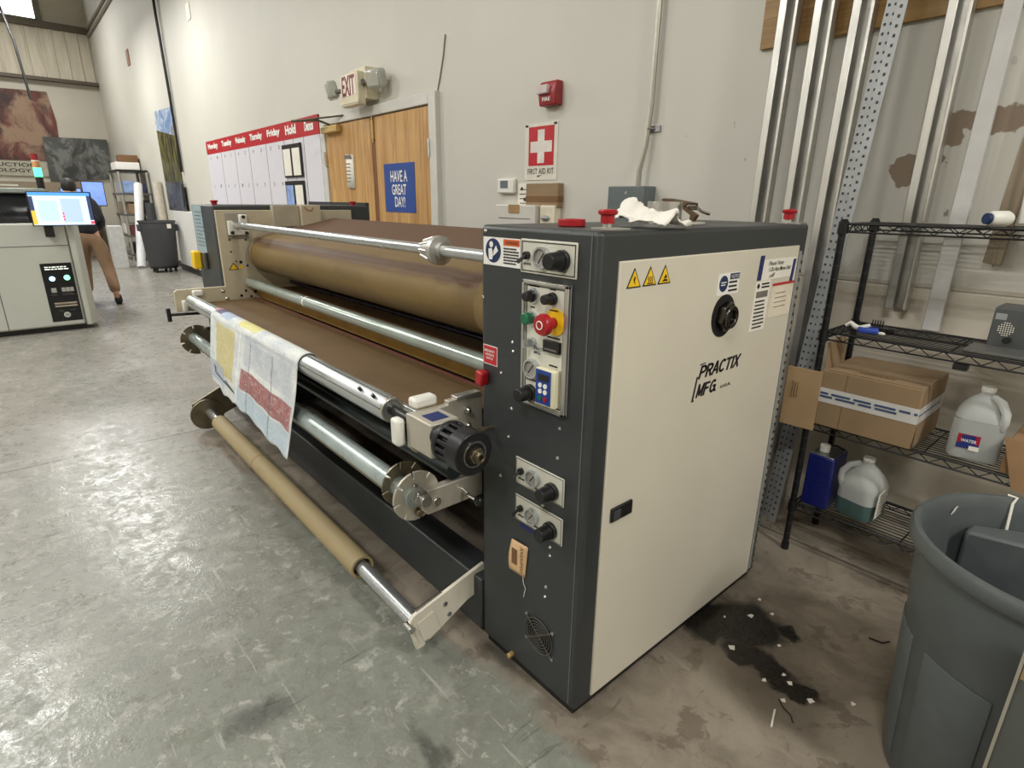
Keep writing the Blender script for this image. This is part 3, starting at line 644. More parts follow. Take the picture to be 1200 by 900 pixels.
def roller(name, y, z, r, x0, x1, m, parent=M, n=28): return obj(name, B().cyl((x0, y, z), (x1, y, z), r, n=n), m, parent, bevel=.002)
ut = roller('tension_tube', 1.10, 1.287, .019, XP + .02, -1.27, CHROME)
cone = obj('core_chuck', B().lathe([(.019, -.07), (.030, -.07), (.046, 0), (.049, 0), (.049, .022), (.028, .024), (.028, .04), (.019, .04)], (-1.66, 1.10, 1.287), X, 28), ALU, ut)
fi = B()
for k in range(10):
    a = 2 * math.pi * k / 10
    fi.tube([(-1.73, 1.10 + .030 * math.cos(a), 1.287 + .030 * math.sin(a)), (-1.662, 1.10 + .0455 * math.cos(a), 1.287 + .0455 * math.sin(a))], .0045, 6)
obj('chuck_fins', fi, ALU, cone, kind='stuff')
mt = roller('guide_roller', 1.146, .923, .030, XP + .02, -1.27, mat('pale_green_roller', (176, 188, 180), .22, .55, .05, 6))
obj('roller_ring', B().cyl((-3.0, 1.146, .923), (-2.985, 1.146, .923), .0305, n=28), WHITE, mt)
ws = roller('winding_shaft', .79, .838, .0385, -3.93, -1.47, ALUX)
obj('shaft_collar', B().pipe((-1.475, .79, .838), (-1.462, .79, .838), .0395, .030, n=32), ALU, ws, bevel=.002)
obj('shaft_core', B().cyl((-1.48, .79, .838), (-1.33, .79, .838), .016, n=16), BLACKM, ws)
gb = B()
for k, a in enumerate((35, 100, 165, 230, 300)):
    y, z = .79 + .0385 * math.cos(math.radians(a)), .838 + .0385 * math.sin(math.radians(a))
    gb.cyl((-3.92, y, z), (-1.475, y, z), .0028, n=6)
obj('shaft_groove', gb, mat('groove_grey', (110, 112, 114), .4, .6), ws)
for xx in (-1.53, -1.62): obj('air_valve', B().cyl((xx, .765, .868), (xx, .757, .878), .006, n=10), BLACKM, ws)
ls = roller('lower_shaft', .76, .618, .032, -3.90, -1.30, mat('satin_green_tube', (168, 178, 174), .28, .6, .06, 5))
obj('grey_sleeve', B().cyl((-2.62, .76, .618), (-1.42, .76, .618), .0335, n=28), mat('sleeve_grey', (178, 190, 188), .3, .5), ls)
roller('tie_bar', .775, .56, .012, -3.90, -1.30, WORN, n=14)
roller('dark_roller', .90, .66, .03, -3.95, -1.30, mat('dark_green_tube', (44, 52, 52), .35, .3), n=20)
def notched(x, y, z, r, m, parent, x2):
    pts = []; n = 8
    for k in range(n):
        a0 = 2 * math.pi * k / n + .2
        for q in (0, .22, .44, .66): pts.append((r * math.cos(a0 + q), r * math.sin(a0 + q)))
        pts.append((r * math.cos(a0 + .68), r * math.sin(a0 + .68)))
        pts.append(((r - .02) * math.cos(a0 + .69), (r - .02) * math.sin(a0 + .69)))
        pts.append(((r - .02) * math.cos(a0 + .785), (r - .02) * math.sin(a0 + .785)))
    return obj('notched_disc', B().prism([(x, y + p, z + q) for p, q in pts], (x2, 0, 0)), m, parent)
nd = notched(-1.325, .775, .612, .078, STEEL, M, .008)
obj('hub_nut', B().cyl((-1.317, .775, .615), (-1.285, .775, .615), .026, n=6).cyl((-1.285, .775, .615), (-1.262, .775, .615), .018, n=16).cyl((-1.317, .765, .650), (-1.305, .765, .650), .008, n=10), GLINT, nd, bevel=.001)
notched(-1.40, .775, .622, .072, WORN, M, .006)
notched(-3.90, .775, .605, .092, WORN, M, .008)
la = obj('support_arm', B().prism([(-1.318, .782, .632), (-1.318, 1.0, .632), (-1.318, 1.0, .552), (-1.318, .795, .552), (-1.318, .775, .575), (-1.318, .775, .615)], (.028, 0, 0)), STEEL, M, bevel=.003)
obj('arm_bolt', B().cyl((-1.29, .825, .587), (-1.283, .825, .587), .014, n=20), GLINT, la, bevel=.002)
obj('pull_pin', B().cyl((-1.29, .925, .590), (-1.262, .922, .587), .008, n=10).cyl((-1.262, .922, .587), (-1.235, .93, .580), .006, n=10), GLINT, la)
obj('pin_knob', B().ball((-1.225, .935, .577), .016), BLACK, la)
# bearing block, sprocket and plate of the winding shaft
np_ = obj('shaft_plate', B().prism([(-1.348, .768, .868), (-1.348, .90, .868), (-1.348, .90, .880), (-1.348, 1.03, .880), (-1.348, 1.03, .745), (-1.348, .785, .745), (-1.348, .768, .765)], (.022, 0, 0)), STEEL, M, bevel=.003)
obj('plate_lip', B().box(-1.352, -1.32, .928, 1.02, .876, .888), ALU, np_, bevel=.002)
obj('shaft_pad', B().box(-1.392, -1.348, .738, .768, .765, .85), WPLAST, np_, bevel=.01)
obj('shaft_pad', B().box(-1.392, -1.348, .80, .88, .866, .900), WPLAST, np_, bevel=.01)
for bz in (.838, .788): obj('bolt', B().lathe([(.010, 0), (.010, .012), (.005, .018), (0, .018)], (-1.326, .968, bz), X, 12), GLINT, np_)
bk = obj('bearing_block', B().box(-1.326, -1.215, .765, .862, .770, .872), STEEL, M, bevel=.005)
obj('blue_tape', B().box(-1.29, -1.235, .785, .84, .872, .8735), TAPEBLUE, bk)
gr = obj('drive_sprocket', B().cyl((-1.215, .79, .838), (-1.165, .79, .838), .03, n=20).cyl((-1.165, .79, .838), (-1.148, .79, .838), .058, n=36).cyl((-1.148, .79, .838), (-1.105, .79, .838), .043, n=28).cyl((-1.105, .79, .838), (-1.052, .79, .838), .059, n=40), mat('blackened_steel', (44, 44, 46), .35, .5), M, bevel=.003)
gt = B()
for k in range(16):
    a = 2 * math.pi * k / 16
    gt.box(-1.148, -1.105, .79 - .0055, .79 + .0055, .838 + .038, .838 + .056, rot=Matrix.Rotation(a, 3, 'X'), piv=(-1.12, .79, .838))
obj('sprocket_teeth', gt, mat('tooth_black', (30, 30, 32), .4, .4), gr, bevel=.0015)
obj('sprocket_ring', B().pipe((-1.052, .79, .838), (-1.049, .79, .838), .036, .031, n=32), GLINT, gr)
obj('hub_nut', B().cyl((-1.052, .79, .838), (-1.036, .79, .838), .022, n=6).pipe((-1.036, .79, .838), (-1.022, .79, .838), .014, .008, n=20), WORN, gr, bevel=.001)
obj('locating_pin', B().cyl((-1.225, .989, .806), (-1.225, .945, .806), .007, n=10).cyl((-1.225, .955, .806), (-1.225, .94, .806), .011, n=12), WORN, M)
# floor beam and feed roll arms
obj('floor_beam', B().box(-3.98, -1.28, .985, 1.09, .03, .235), CHAR, M, bevel=.006)
obj('back_beam', B().box(-3.98, -1.28, 1.60, 1.9, .02, .14), BLACKM, M)
obj('back_rail', B().box(-5.05, -3.99, 2.03, 2.055, 1.30, 1.425), mat('rail_black', (46, 50, 52), .5), M)
an = obj('feed_arm', B().prism([(-1.335, .725, .165), (-1.335, .745, .19), (-1.335, 1.03, .262), (-1.335, 1.03, .165), (-1.335, .955, .145), (-1.335, .775, .055), (-1.335, .752, .055)], (.014, 0, 0)), CREAM, M, bevel=.002)
obj('arm_latch', B().box(-1.321, -1.317, .765, .832, .082, .168, rot=Matrix.Rotation(.28, 3, 'X')).box(-1.321, -1.318, .749, .754, .075, .155, rot=Matrix.Rotation(.2, 3, 'X')), CREAM, an, bevel=.001)
for by, bz in ((.865, .178), (.88, .13), (.79, .07)): obj('bolt', B().lathe([(.008, 0), (.008, .004), (0, .005)], (-1.321, by, bz), X, 12), ZINC, an)
obj('arm_spring', B().cyl((-1.335, .76, .195), (-1.335, .86, .218), .006, n=8).cyl((-1.337, .727, .16), (-1.30, .727, .16), .012, n=10), GLINT, an)
fa = obj('feed_arm', B().prism([(-3.93, .69, .15), (-3.93, .69, .185), (-3.93, .90, .285), (-3.93, 1.02, .285), (-3.93, 1.02, .14), (-3.93, .76, .04)], (.014, 0, 0)), WORN, M, bevel=.003)
obj('arm_slot', B().box(-3.916, -3.914, .725, .765, .185, .198, rot=Matrix.Rotation(.4, 3, 'X')), BLACK, fa)
obj('core_flange', B().cyl((-3.90, .765, .11), (-3.885, .765, .11), .10, n=40), WORN, M, bevel=.002)
rod = roller('feed_rod', .78, .120, .026, -3.885, -1.335, CHROME)

# things on and around the machine
cr = thing('cardboard_core', 'long tan cardboard roll core on the lowest front rod of the press', 'roll core', (-2.7, .78, .12))
obj('core_tube', B().pipe((-3.66, .78, .120), (-1.75, .78, .120), .046, .036, n=40), mat('kraft_core', (158, 141, 104), .65, 0, .05, 4, 0, 0, (1, 6, 6)), cr, bevel=.001)
obj('paper_seam', B().cyl((-2.92, .78, .120), (-2.90, .78, .120), .0465, n=40), mat('kraft_seam', (146, 126, 88), .7), cr)
# printed cloth
def cloth_mat():
    g = N('printed_sample_cloth'); u = g.tc.outputs['UV']; w = g.warp(u, 6, .035, 4)
    col = g.mix(g.ramp(g.noise(u, 9, 6), .35, .7), srgb(222, 224, 220), srgb(196, 202, 206))
    fibre = g.noise(g.mapping('UV', (40, 6, 1)), 3, 6, .65)
    def rect(c, r, color, amt=1.0, fib=True):
        nonlocal col
        d = g.vmath('MULTIPLY', g.vmath('ABSOLUTE', g.vmath('SUBTRACT', w, c), (0, 0, 0)), tuple(1 / k for k in r))
        s = g.n('ShaderNodeSeparateXYZ'); g.l(d, s.inputs[0])
        m = g.ramp(g.math('MAXIMUM', s.outputs[0], s.outputs[1]), 1.06, .94)
        f = g.math('MULTIPLY', m, amt)
        if fib: f = g.math('MULTIPLY', f, g.ramp(fibre, .25, .6, .55, 1.0))
        col = g.mix(f, col, srgb(*color))
    # u: 0 far .. 1 near ; v: 0 hem .. 1 behind shaft
    rect((.07, .86, 0), (.05, .14, 1), (82, 74, 112), .95, False)
    rect((.02, .88, 0), (.02, .14, 1), (206, 120, 118), .8)
    rect((.19, .84, 0), (.07, .14, 1), (150, 170, 204), .8)
    rect((.30, .93, 0), (.10, .05, 1), (196, 128, 116), .8)
    rect((.47, .82, 0), (.11, .11, 1), (216, 206, 112), .9)
    rect((.22, .40, 0), (.13, .22, 1), (198, 182, 100), .85)
    rect((.06, .16, 0), (.16, .10, 1), (150, 170, 204), .6)
    rect((.72, .53, 0), (.24, .13, 1), (150, 160, 178), .4)
    rect((.72, .27, 0), (.26, .085, 1), (146, 66, 62), .95)
    rect((.70, .09, 0), (.28, .08, 1), (168, 190, 206), .75)
    rect((.415, .33, 0), (.006, .34, 1), (232, 232, 226), 1, False)
    for cx in (.55, .78): 
        rect((cx, .30, 0), (.006, .30, 1), (86, 98, 112), .55)
    col = g.mix(g.math('MULTIPLY', g.ramp(g.noise(g.mapping('UV', (26, 18, 1)), 2.2, 8, .75), .5, .66), .35), col, srgb(132, 138, 146))
    col = g.mix(g.math('MULTIPLY', g.ramp(g.noise(g.mapping('UV', (9, 30, 1)), 2.0, 8, .7), .54, .66), .45), col, srgb(232, 230, 222))
    g.out(col, .8); g.bump(fibre, .3, .004); return g.m
def cloth_pt(u, v):
    x = -3.33 + 1.22 * u
    cy, cz, r = .79, .838, .0440
    if v > .62:                                   # wrapped round the shaft
        t = (v - .62) / .38; a = math.radians(188 - t * 232)
        y, z = cy + r * math.cos(a), cz + r * math.sin(a)
    else:
        t = 1 - v / .62
        L = .352 + .008 * u + .014 * math.sin(9 * u) + .006 * math.sin(41 * u)
        z = cz - t * L - .006; y = cy - r - .002 - (.030 * min(1, t * 1.7) + .045 * t * t * u) + .006 * t * math.sin(8 * u + 1) + .003 * t * math.sin(23 * u)
        x += -.03 * t * (1 - u) + .01 * t * math.sin(5 * t)
    return (x, y, z)
cb = B(); cb.grid(cloth_pt, 60, 64)
pc = solo('printed_cloth', cb, cloth_mat(), 'printed white sample cloth with yellow and red blocks hung over the winding shaft', 'cloth', (-2.7, .75, .42), solid=.0012)
obj('loose_thread', B().tube([(-3.36, .735, .62), (-3.22, .705, .565), (-3.10, .705, .545), (-2.92, .70, .535), (-2.86, .70, .53), (-2.95, .70, .545), (-3.05, .702, .558)], .003, 5), mat('dark_thread', (70, 66, 62), .7), pc)
tp = thing('tape_roll', 'small red roll of tape lying on the charcoal cabinet top', 'tape', (-1.06, 1.12, 1.389))
obj('tape_body', B().pipe((-1.06, 1.12, 1.389), (-1.06, 1.12, 1.407), .036, .022, n=32), RED, tp, bevel=.002)
obj('tape_core', B().pipe((-1.06, 1.12, 1.390), (-1.06, 1.12, 1.405), .0225, .019, n=24), CARDD, tp)
# crumpled towel: a draped, creased sheet over the cabinet edge
def towel(u, v):
    x = -1.0 + .165 * u; y = 1.175 + .125 * v + .03 * u
    edge = max(0, x - (-.842))
    n = noise.noise(Vector((u * 3.2, v * 4.1, 1.3))); n2 = noise.noise(Vector((u * 8, v * 9, 4.7)))
    h = .008 + .046 * math.exp(-((u - .22) / .2) ** 2) * math.exp(-((v - .45) / .38) ** 2) * (1 + .10 * math.sin(u * 22 + v * 9)) + .016 * abs(n) + .010 * abs(n2) + .026 * math.exp(-((v - .55 + .2 * u) / .2) ** 2) * min(1, u * 2)
    return (x + .015 * n2 - edge * .3, y + .012 * n, 1.389 + h - edge * .9)
twb = B(); twb.grid(towel, 26, 26)
solo('shop_towel', twb, mat('white_wipe', (232, 228, 218), .85, 0, .05, 20, .1), 'crumpled white paper towel draped over the cabinet front corner', 'towel', (-.95, 1.2, 1.389), solid=.003)
pt = thing('metal_cup', 'brushed metal cup with side clamp standing on a round plate on the cabinet', 'cup', (-1.08, 1.56, 1.389))
obj('cup_body', B().pipe((-1.085, 1.56, 1.394), (-1.085, 1.56, 1.453), .053, .050, n=36), ALU, pt, bevel=.001)
obj('cup_inside', B().cyl((-1.085, 1.56, 1.394), (-1.085, 1.56, 1.445), .050, n=32), mat('cup_dark', (150, 146, 140), .4), pt)
obj('round_plate', B().cyl((-1.05, 1.58, 1.389), (-1.05, 1.58, 1.394), .085, n=40), mat('plate_aluminium', (210, 206, 196), .35, .5), pt)
obj('cup_clamp', B().cyl((-1.02, 1.59, 1.44), (-.995, 1.595, 1.44), .011, n=12).tube([(-1.0, 1.595, 1.44), (-.985, 1.61, 1.425), (-.97, 1.63, 1.418)], .005, 6), steel_mat('clamp_steel', (120, 112, 100), .35), pt)
wx = thing('wood_offcut', 'two thin brown scrap pieces leaning behind the metal cup on the cabinet', 'wood scrap', (-1.15, 1.75, 1.389))
obj('strip', B().prism([(-1.31, 1.70, 1.389), (-1.29, 1.70, 1.389), (-1.21, 1.70, 1.425), (-1.21, 1.70, 1.440), (-1.225, 1.70, 1.440)], (0, .02, 0)), mat('brown_scrap', (116, 92, 66), .7), wx)
obj('strip', B().prism([(-1.20, 1.70, 1.458), (-1.19, 1.70, 1.464), (-1.095, 1.70, 1.450), (-1.105, 1.70, 1.440), (-1.16, 1.70, 1.440)], (0, .06, 0)).prism([(-1.14, 1.70, 1.446), (-1.125, 1.70, 1.446), (-1.06, 1.70, 1.412), (-1.075, 1.70, 1.389), (-1.085, 1.70, 1.389), (-1.082, 1.70, 1.412)], (0, .02, 0)), mat('brown_scrap_dark', (92, 70, 48), .7), wx)

# ---------------------------------------------------------------- back wall things
W = YW
def wbox(x0, x1, z0, z1, d, y=W): return B().box(x0, x1, y - d, y, z0, z1)
cal = thing('week_planner', 'long white week planner board with red day header on the back wall', 'planner', (-8.6, W, 1.8))
obj('board', B().box(-10.92, -6.40, W - .012, W - .001, 1.0, 2.31), mat('planner_white', (222, 220, 228), .35, 0, .02), cal)
obj('header', B().box(-10.92, -6.40, W - .014, W - .002, 2.115, 2.31), SIGNRED, cal)
edges = (-10.92, -10.13, -9.43, -8.79, -8.10, -7.46, -6.85, -6.40)
for i, nm in enumerate(('Monday', 'Tuesday', 'Wednesday', 'Thursday', 'Friday', 'Hold', 'Demos')):
    a, b_ = edges[i], edges[i + 1]; w_ = (b_ - a)
    obj('lettering', B().text(nm, (a + w_ * .14, W - .0145, 2.165), X, Z, w_ * (.72 if len(nm) > 5 else .55), .105, 0, .05), WHITE, cal)
    if i: obj('column_line', B().box(a - .006, a + .006, W - .013, W - .002, 1.0, 2.115), INKG, cal)
obj('column_line', B().box(-7.165, -7.157, W - .013, W - .002, 1.0, 2.115), INKG, cal)
for i in range(5):
    a, b_ = edges[i], edges[i + 1]
    for q in (.22, .68):
        for zz in (2.03, 1.60): obj('heading_mark', B().text(random.choice(('1', '2', '3', '4')), (a + (b_ - a) * q, W - .0125, zz), X, Z, .045, .045), INKG, cal)
def pocket(x0, x1, z0, z1, inner, nm, lab):
    t = thing('paper_holder', lab, 'paper holder', ((x0 + x1) / 2, W - .013, z0), 'black framed pockets on the planner')
    for j, (a, b_) in enumerate(((x0, (x0 + x1) / 2), ((x0 + x1) / 2, x1))):
        f = obj('holder_frame', B().box(a, b_, W - .034, W - .0148, z0, z1).box(a, b_, W - .036, W - .030, z1 - .05, z1), BLACK, t, bevel=.003)
        obj('sheet', B().box(a + .03, b_ - .03, W - .0375, W - .0342, z0 + .02, z1 - .05), inner[j], f)
BLUEP = mat('pale_blue_sheet', (140, 164, 214), .5, 0, .2, 20)
pocket(-7.49, -6.92, 1.69, 2.06, (PAPER, PAPER), 0, 'upper pair of black framed pockets holding white sheets on the planner')
pocket(-7.50, -6.92, 1.28, 1.65, (BLUEP, PAPER), 0, 'lower pair of black framed pockets, one sheet pale blue, on the planner')
sg = thing('exit_sign', 'cream exit sign with two emergency lamp heads above the double doors', 'exit sign', (-5.3, W, 2.3))
EXC = mat('exit_cream', (214, 206, 178), .4, 0, .04)
ex = obj('sign_body', B().box(-5.42, -5.08, W - .20, W - .12, 2.25, 2.52), EXC, sg, bevel=.012)
obj('sign_back', B().box(-5.36, -5.06, W - .13, W, 2.30, 2.56), EXC, sg, bevel=.008)
obj('sign_shelf', B().box(-5.43, -5.07, W - .205, W - .19, 2.27, 2.295), EXC, ex)
obj('sign_face', B().box(-5.39, -5.11, W - .203, W - .199, 2.33, 2.50), mat('exit_face', (238, 220, 208), .4, 0, .02), ex)
obj('lettering', B().text('EXIT', (-5.375, W - .2035, 2.335), X, Z, .25, .16, 0, .02), mat('exit_red', (112, 34, 34), .5), ex)
lamp_m = mat('lamp_lens', (176, 178, 168), .2, 0, .06)
for cx, cz, s in ((-5.62, 2.42, -1), (-4.90, 2.44, 1)):
    yo = .06 if s > 0 else -.02
    hd = obj('lamp_head', B().box(cx - .085, cx + .085, W - .22 + yo, W - .12 + yo, cz - .075, cz + .075, rot=rotz(.35 * s) @ Matrix.Rotation(.25, 3, 'X')), lamp_m, sg, bevel=.025, seg=3)
    obj('lamp_reflector', B().box(cx - .068, cx + .068, W - .228 + yo, W - .215 + yo, cz - .055, cz + .055, rot=rotz(.35 * s) @ Matrix.Rotation(.25, 3, 'X'), piv=(cx, W - .17 + yo, cz)), mat('lamp_bright', (206, 206, 196), .12, .5), hd, bevel=.006)
    obj('lamp_neck', B().cyl((cx - .09 * -s * -1, W - .19, cz - .02), (-5.42 if s < 0 else -5.08, W - .14, cz - .02), .02, n=10), mat('neck_grey', (96, 92, 80), .5), sg)
fa_ = thing('fire_strobe', 'small red fire alarm strobe on the back wall above the first aid sign', 'fire alarm', (-2.83, W, 2.09))
FRED = mat('strobe_red', (150, 44, 48), .35, 0, .05)
obj('strobe_body', B().prism([(-2.90, W, 2.02), (-2.90, W - .06, 2.02), (-2.90, W - .075, 2.10), (-2.90, W - .05, 2.16), (-2.90, W, 2.16)], (.15, 0, 0)), FRED, fa_, bevel=.008)
obj('strobe_lens', B().box(-2.895, -2.80, W - .095, W - .06, 2.085, 2.135), mat('strobe_clear', (214, 200, 200), .1, 0, .05), fa_, bevel=.006)
obj('lettering', B().text('FIRE', (-2.86, W - .0705, 2.045), X, Z, .07, .022, 0, .02), WHITE, fa_)
ai = thing('first_aid_sign', 'red first aid kit sign with a white cross on the back wall', 'sign', (-2.93, W, 1.76))
obj('sign_board', wbox(-3.088, -2.778, 1.585, 1.935, .004), mat('sign_white', (222, 216, 204), .25, 0, .02), ai)
obj('red_field', wbox(-3.05, -2.81, 1.675, 1.915, .005), SIGNRED, ai)
obj('white_cross', B().prism([(p, W - .006, q) for p, q in ((-2.962, 1.69), (-2.898, 1.69), (-2.898, 1.757), (-2.828, 1.757), (-2.828, 1.825), (-2.898, 1.825), (-2.898, 1.895), (-2.962, 1.895), (-2.962, 1.825), (-3.032, 1.825), (-3.032, 1.757), (-2.962, 1.757))], (0, .005, 0)), mat('cross_white', (226, 220, 212), .25), ai)
obj('lettering', B().text('FIRST AID KIT', (-3.055, W - .0042, 1.622), X, Z, .25, .036).prism([(-2.965, W - .006, 1.612), (-2.92, W - .006, 1.616), (-2.955, W - .006, 1.603)], (0, .002, 0)), INK, ai)
for sx in (-3.07, -2.80): obj('screw', B().box(sx - .012, sx + .012, W - .008, W - .003, 1.918, 1.930), BLACK, ai)
th = thing('thermostat', 'small white thermostat with grey screen left of the first aid sign', 'thermostat', (-3.26, W, 1.55))
obj('thermostat_body', wbox(-3.35, -3.17, 1.50, 1.60, .035), WPLAST, th, bevel=.01)
obj('thermostat_screen', B().box(-3.31, -3.23, W - .037, W - .034, 1.535, 1.585), mat('lcd_grey', (104, 112, 122), .2), th)
st = thing('instruction_card', 'white card with small black marks beside the thermostat', 'card', (-3.09, W, 1.48))
obj('card_sheet', wbox(-3.15, -3.03, 1.40, 1.565, .006), PAPER, st)
obj('printed_marks', B().bars((-3.13, W - .006, 1.42), X, Z, .08, .12, 4, .2).cyl((-3.11, W - .008, 1.53), (-3.11, W - .006, 1.53), .012, n=10).cyl((-3.08, W - .008, 1.46), (-3.08, W - .006, 1.46), .012, n=10), INK, st)
bx = thing('wall_carton', 'brown cardboard carton strip under the first aid sign', 'carton', (-2.87, W, 1.5))
obj('carton_body', wbox(-3.02, -2.715, 1.41, 1.562, .05), CARD, bx, bevel=.004)
obj('carton_band', wbox(-3.022, -2.713, 1.445, 1.482, .052), CARDD, bx)
fk = thing('first_aid_cabinet', 'pale grey first aid cabinet with brown label mounted on the back wall', 'cabinet', (-3.08, W, 1.3))
obj('cabinet_body', wbox(-3.29, -2.875, 1.14, 1.425, .10), mat('cabinet_grey', (206, 202, 194), .4, 0, .02), fk, bevel=.008)
obj('cabinet_label', B().box(-3.14, -3.03, W - .104, W - .099, 1.37, 1.425), mat('brown_label', (160, 128, 84), .5), fk)
obj('cabinet_seam', B().box(-3.25, -2.92, W - .1015, W - .099, 1.332, 1.338), INKG, fk)
dsp = thing('wall_dispenser', 'white wall dispenser with rounded nozzle right of the first aid cabinet', 'dispenser', (-2.79, W, 1.3))
obj('dispenser_body', wbox(-2.86, -2.725, 1.14, 1.425, .07), mat('dispenser_white', (224, 214, 192), .4), dsp, bevel=.01)
obj('nozzle', B().ball((-2.80, W - .075, 1.345), (.04, .02, .018)), GALV, dsp)
cn = thing('conduit_drop', 'vertical metal conduit dropping into a grey electrical box', 'conduit', (-2.08, W, 1.5))
obj('pipe', B().tube([(-2.05, W - .03, 7.2), (-2.05, W - .03, 2.5), (-2.052, W - .03, 1.95), (-2.065, W - .034, 1.75), (-2.085, W - .05, 1.62), (-2.085, W - .05, 1.53)], .014, 10), mat('emt_conduit', (176, 172, 160), .35, .7, .06), cn)
obj('pipe_strap', B().box(-2.085, -2.0, W - .012, W, 1.815, 1.845).tube([(-2.07, W - .005, 1.83), (-2.052, W - .048, 1.83), (-2.03, W - .005, 1.83)], .005, 6), ZINC, cn)
eb = obj('junction_box', wbox(-2.25, -2.0, 1.32, 1.535, .11), mat('box_grey', (102, 110, 112), .45, 0, .05), cn, bevel=.005)
obj('box_screw', B().cyl((-2.12, W - .112, 1.50), (-2.12, W - .109, 1.50), .008, n=10), GLINT, eb)
gd = thing('day_poster', 'blue poster reading HAVE A GREAT DAY! on the right door', 'poster', (-4.72, W - .036, 1.55))
obj('poster_sheet', B().box(-4.982, -4.455, W - .039, W - .036, 1.34, 1.756), BLUE, gd)
gt_ = B().text('HAVE A', (-4.865, W - .039, 1.60), X, Z, .29, .095, 0, .015).text('GREAT', (-4.85, W - .039, 1.49), X, Z, .25, .09, 0, .015).text('DAY!', (-4.805, W - .039, 1.385), X, Z, .18, .09, 0, .015)
obj('lettering', gt_, WHITE, gd)
dn = thing('door_notice', 'white curled notice with dark heading taped to the left door', 'notice', (-5.66, W - .036, 1.7))
obj('notice_sheet', B().grid(lambda u, v: (-5.75 + .17 * u, W - .038 - .02 * math.sin(u * 3.1), 1.56 + .315 * v - .01 * u), 6, 2), PAPER, dn, solid=.002)
obj('notice_heading', B().box(-5.735, -5.60, W - .062, W - .0595, 1.83, 1.865), INKG, dn)
obj('printed_lines', B().bars((-5.72, W - .061, 1.60), X, Z, .10, .2, 6, .25), INKG, dn)
# picture strip, low white board and dark sheets near the far end of the back wall
def art_mat(name, a, b_, c, sc=3.0, stretch=(1, 1, 1), dist=1.5):
    g = N(name); v = g.mapping('Object', stretch); n = g.noise(g.warp(v, sc, .5), sc, 8, .65, dist); n2 = g.noise(g.warp(v, sc * .5, .8), sc * .7, 6, .6, dist)
    col = g.mix(g.ramp(n, .40, .60), srgb(*a), srgb(*b_)); g.out(g.mix(g.ramp(n2, .48, .62), col, srgb(*c)), .4); return g.m
po = thing('landscape_poster', 'tall landscape poster of dark trees under blue sky on the back wall', 'poster', (-13.7, W, 2.3))
obj('tree_print', B().prism([(-14.45, W - .002, 1.70), (-12.95, W - .002, 1.70), (-12.95, W - .002, 2.55), (-14.45, W - .002, 2.75)], (0, -.018, 0)), art_mat('tree_print', (34, 38, 24), (120, 116, 60), (16, 18, 14), 5, (2.4, 1, .6), .6), po)
obj('sky_print', B().prism([(-14.45, W - .002, 2.75), (-12.95, W - .002, 2.55), (-12.95, W - .002, 3.04), (-14.45, W - .002, 3.10)], (0, -.018, 0)), art_mat('sky_print', (110, 140, 186), (196, 206, 216), (126, 128, 120), 2.5), po)
db_ = solo('dark_print', B().box(-14.1, -12.72, W - .09, W - .05, 1.187, 1.72), art_mat('grey_print', (40, 42, 46), (96, 100, 106), (20, 22, 26), 3), 'dark grey print standing on the low white ledge under the tree poster', 'print', (-13.4, W - .12, 1.19))
lw = thing('low_board', 'white low ledge panel with black kick strip along the back wall beyond the press', 'ledge', (-12, W, 0))
obj('ledge_panel', B().box(-13.75, -9.2, W - .10, W - .02, .12, 1.185), mat('ledge_white', (222, 220, 216), .5, 0, .03), lw, bevel=.005)
obj('kick_strip', B().box(-13.75, -9.2, W - .105, W - .02, 0, .12), BLACK, lw)
wc = thing('wall_cable', 'dark cable pair hanging down the back wall beside the tree poster', 'cable', (-12.8, W, 2.2))
for dx in (0, .05): obj('cable_strand', B().tube([(-12.86 + dx, W - .04, 7.1), (-12.83 + dx, W - .05, 4.5), (-12.78 + dx, W - .04, 3.2), (-12.77 + dx * .5, W - .03, 1.9)], .018, 6), BLACK, wc)
solo('wall_tag', B().box(-10.98, -10.78, W - .012, W, 4.05, 4.27), PAPER, 'small blank white tag stuck high on the back wall', 'tag', (-10.9, W, 4.1))
solo('wall_switch', B().box(-16.3, -16.05, W - .02, W, 4.2, 4.5), mat('tag_rust', (150, 110, 92), .6), 'small reddish plate high on the back wall near the far corner', 'plate', (-16.2, W, 4.2))
solo('wall_wire', B().tube([(-4.0, W - .006, 2.63), (-4.03, W - .006, 2.5), (-4.08, W - .006, 2.36), (-4.14, W - .006, 2.22)], .005, 5), mat('thin_wire', (120, 114, 104), .6), 'thin loose wire hanging on the back wall at the door frame corner', 'wire', (-4.1, W, 2.3))

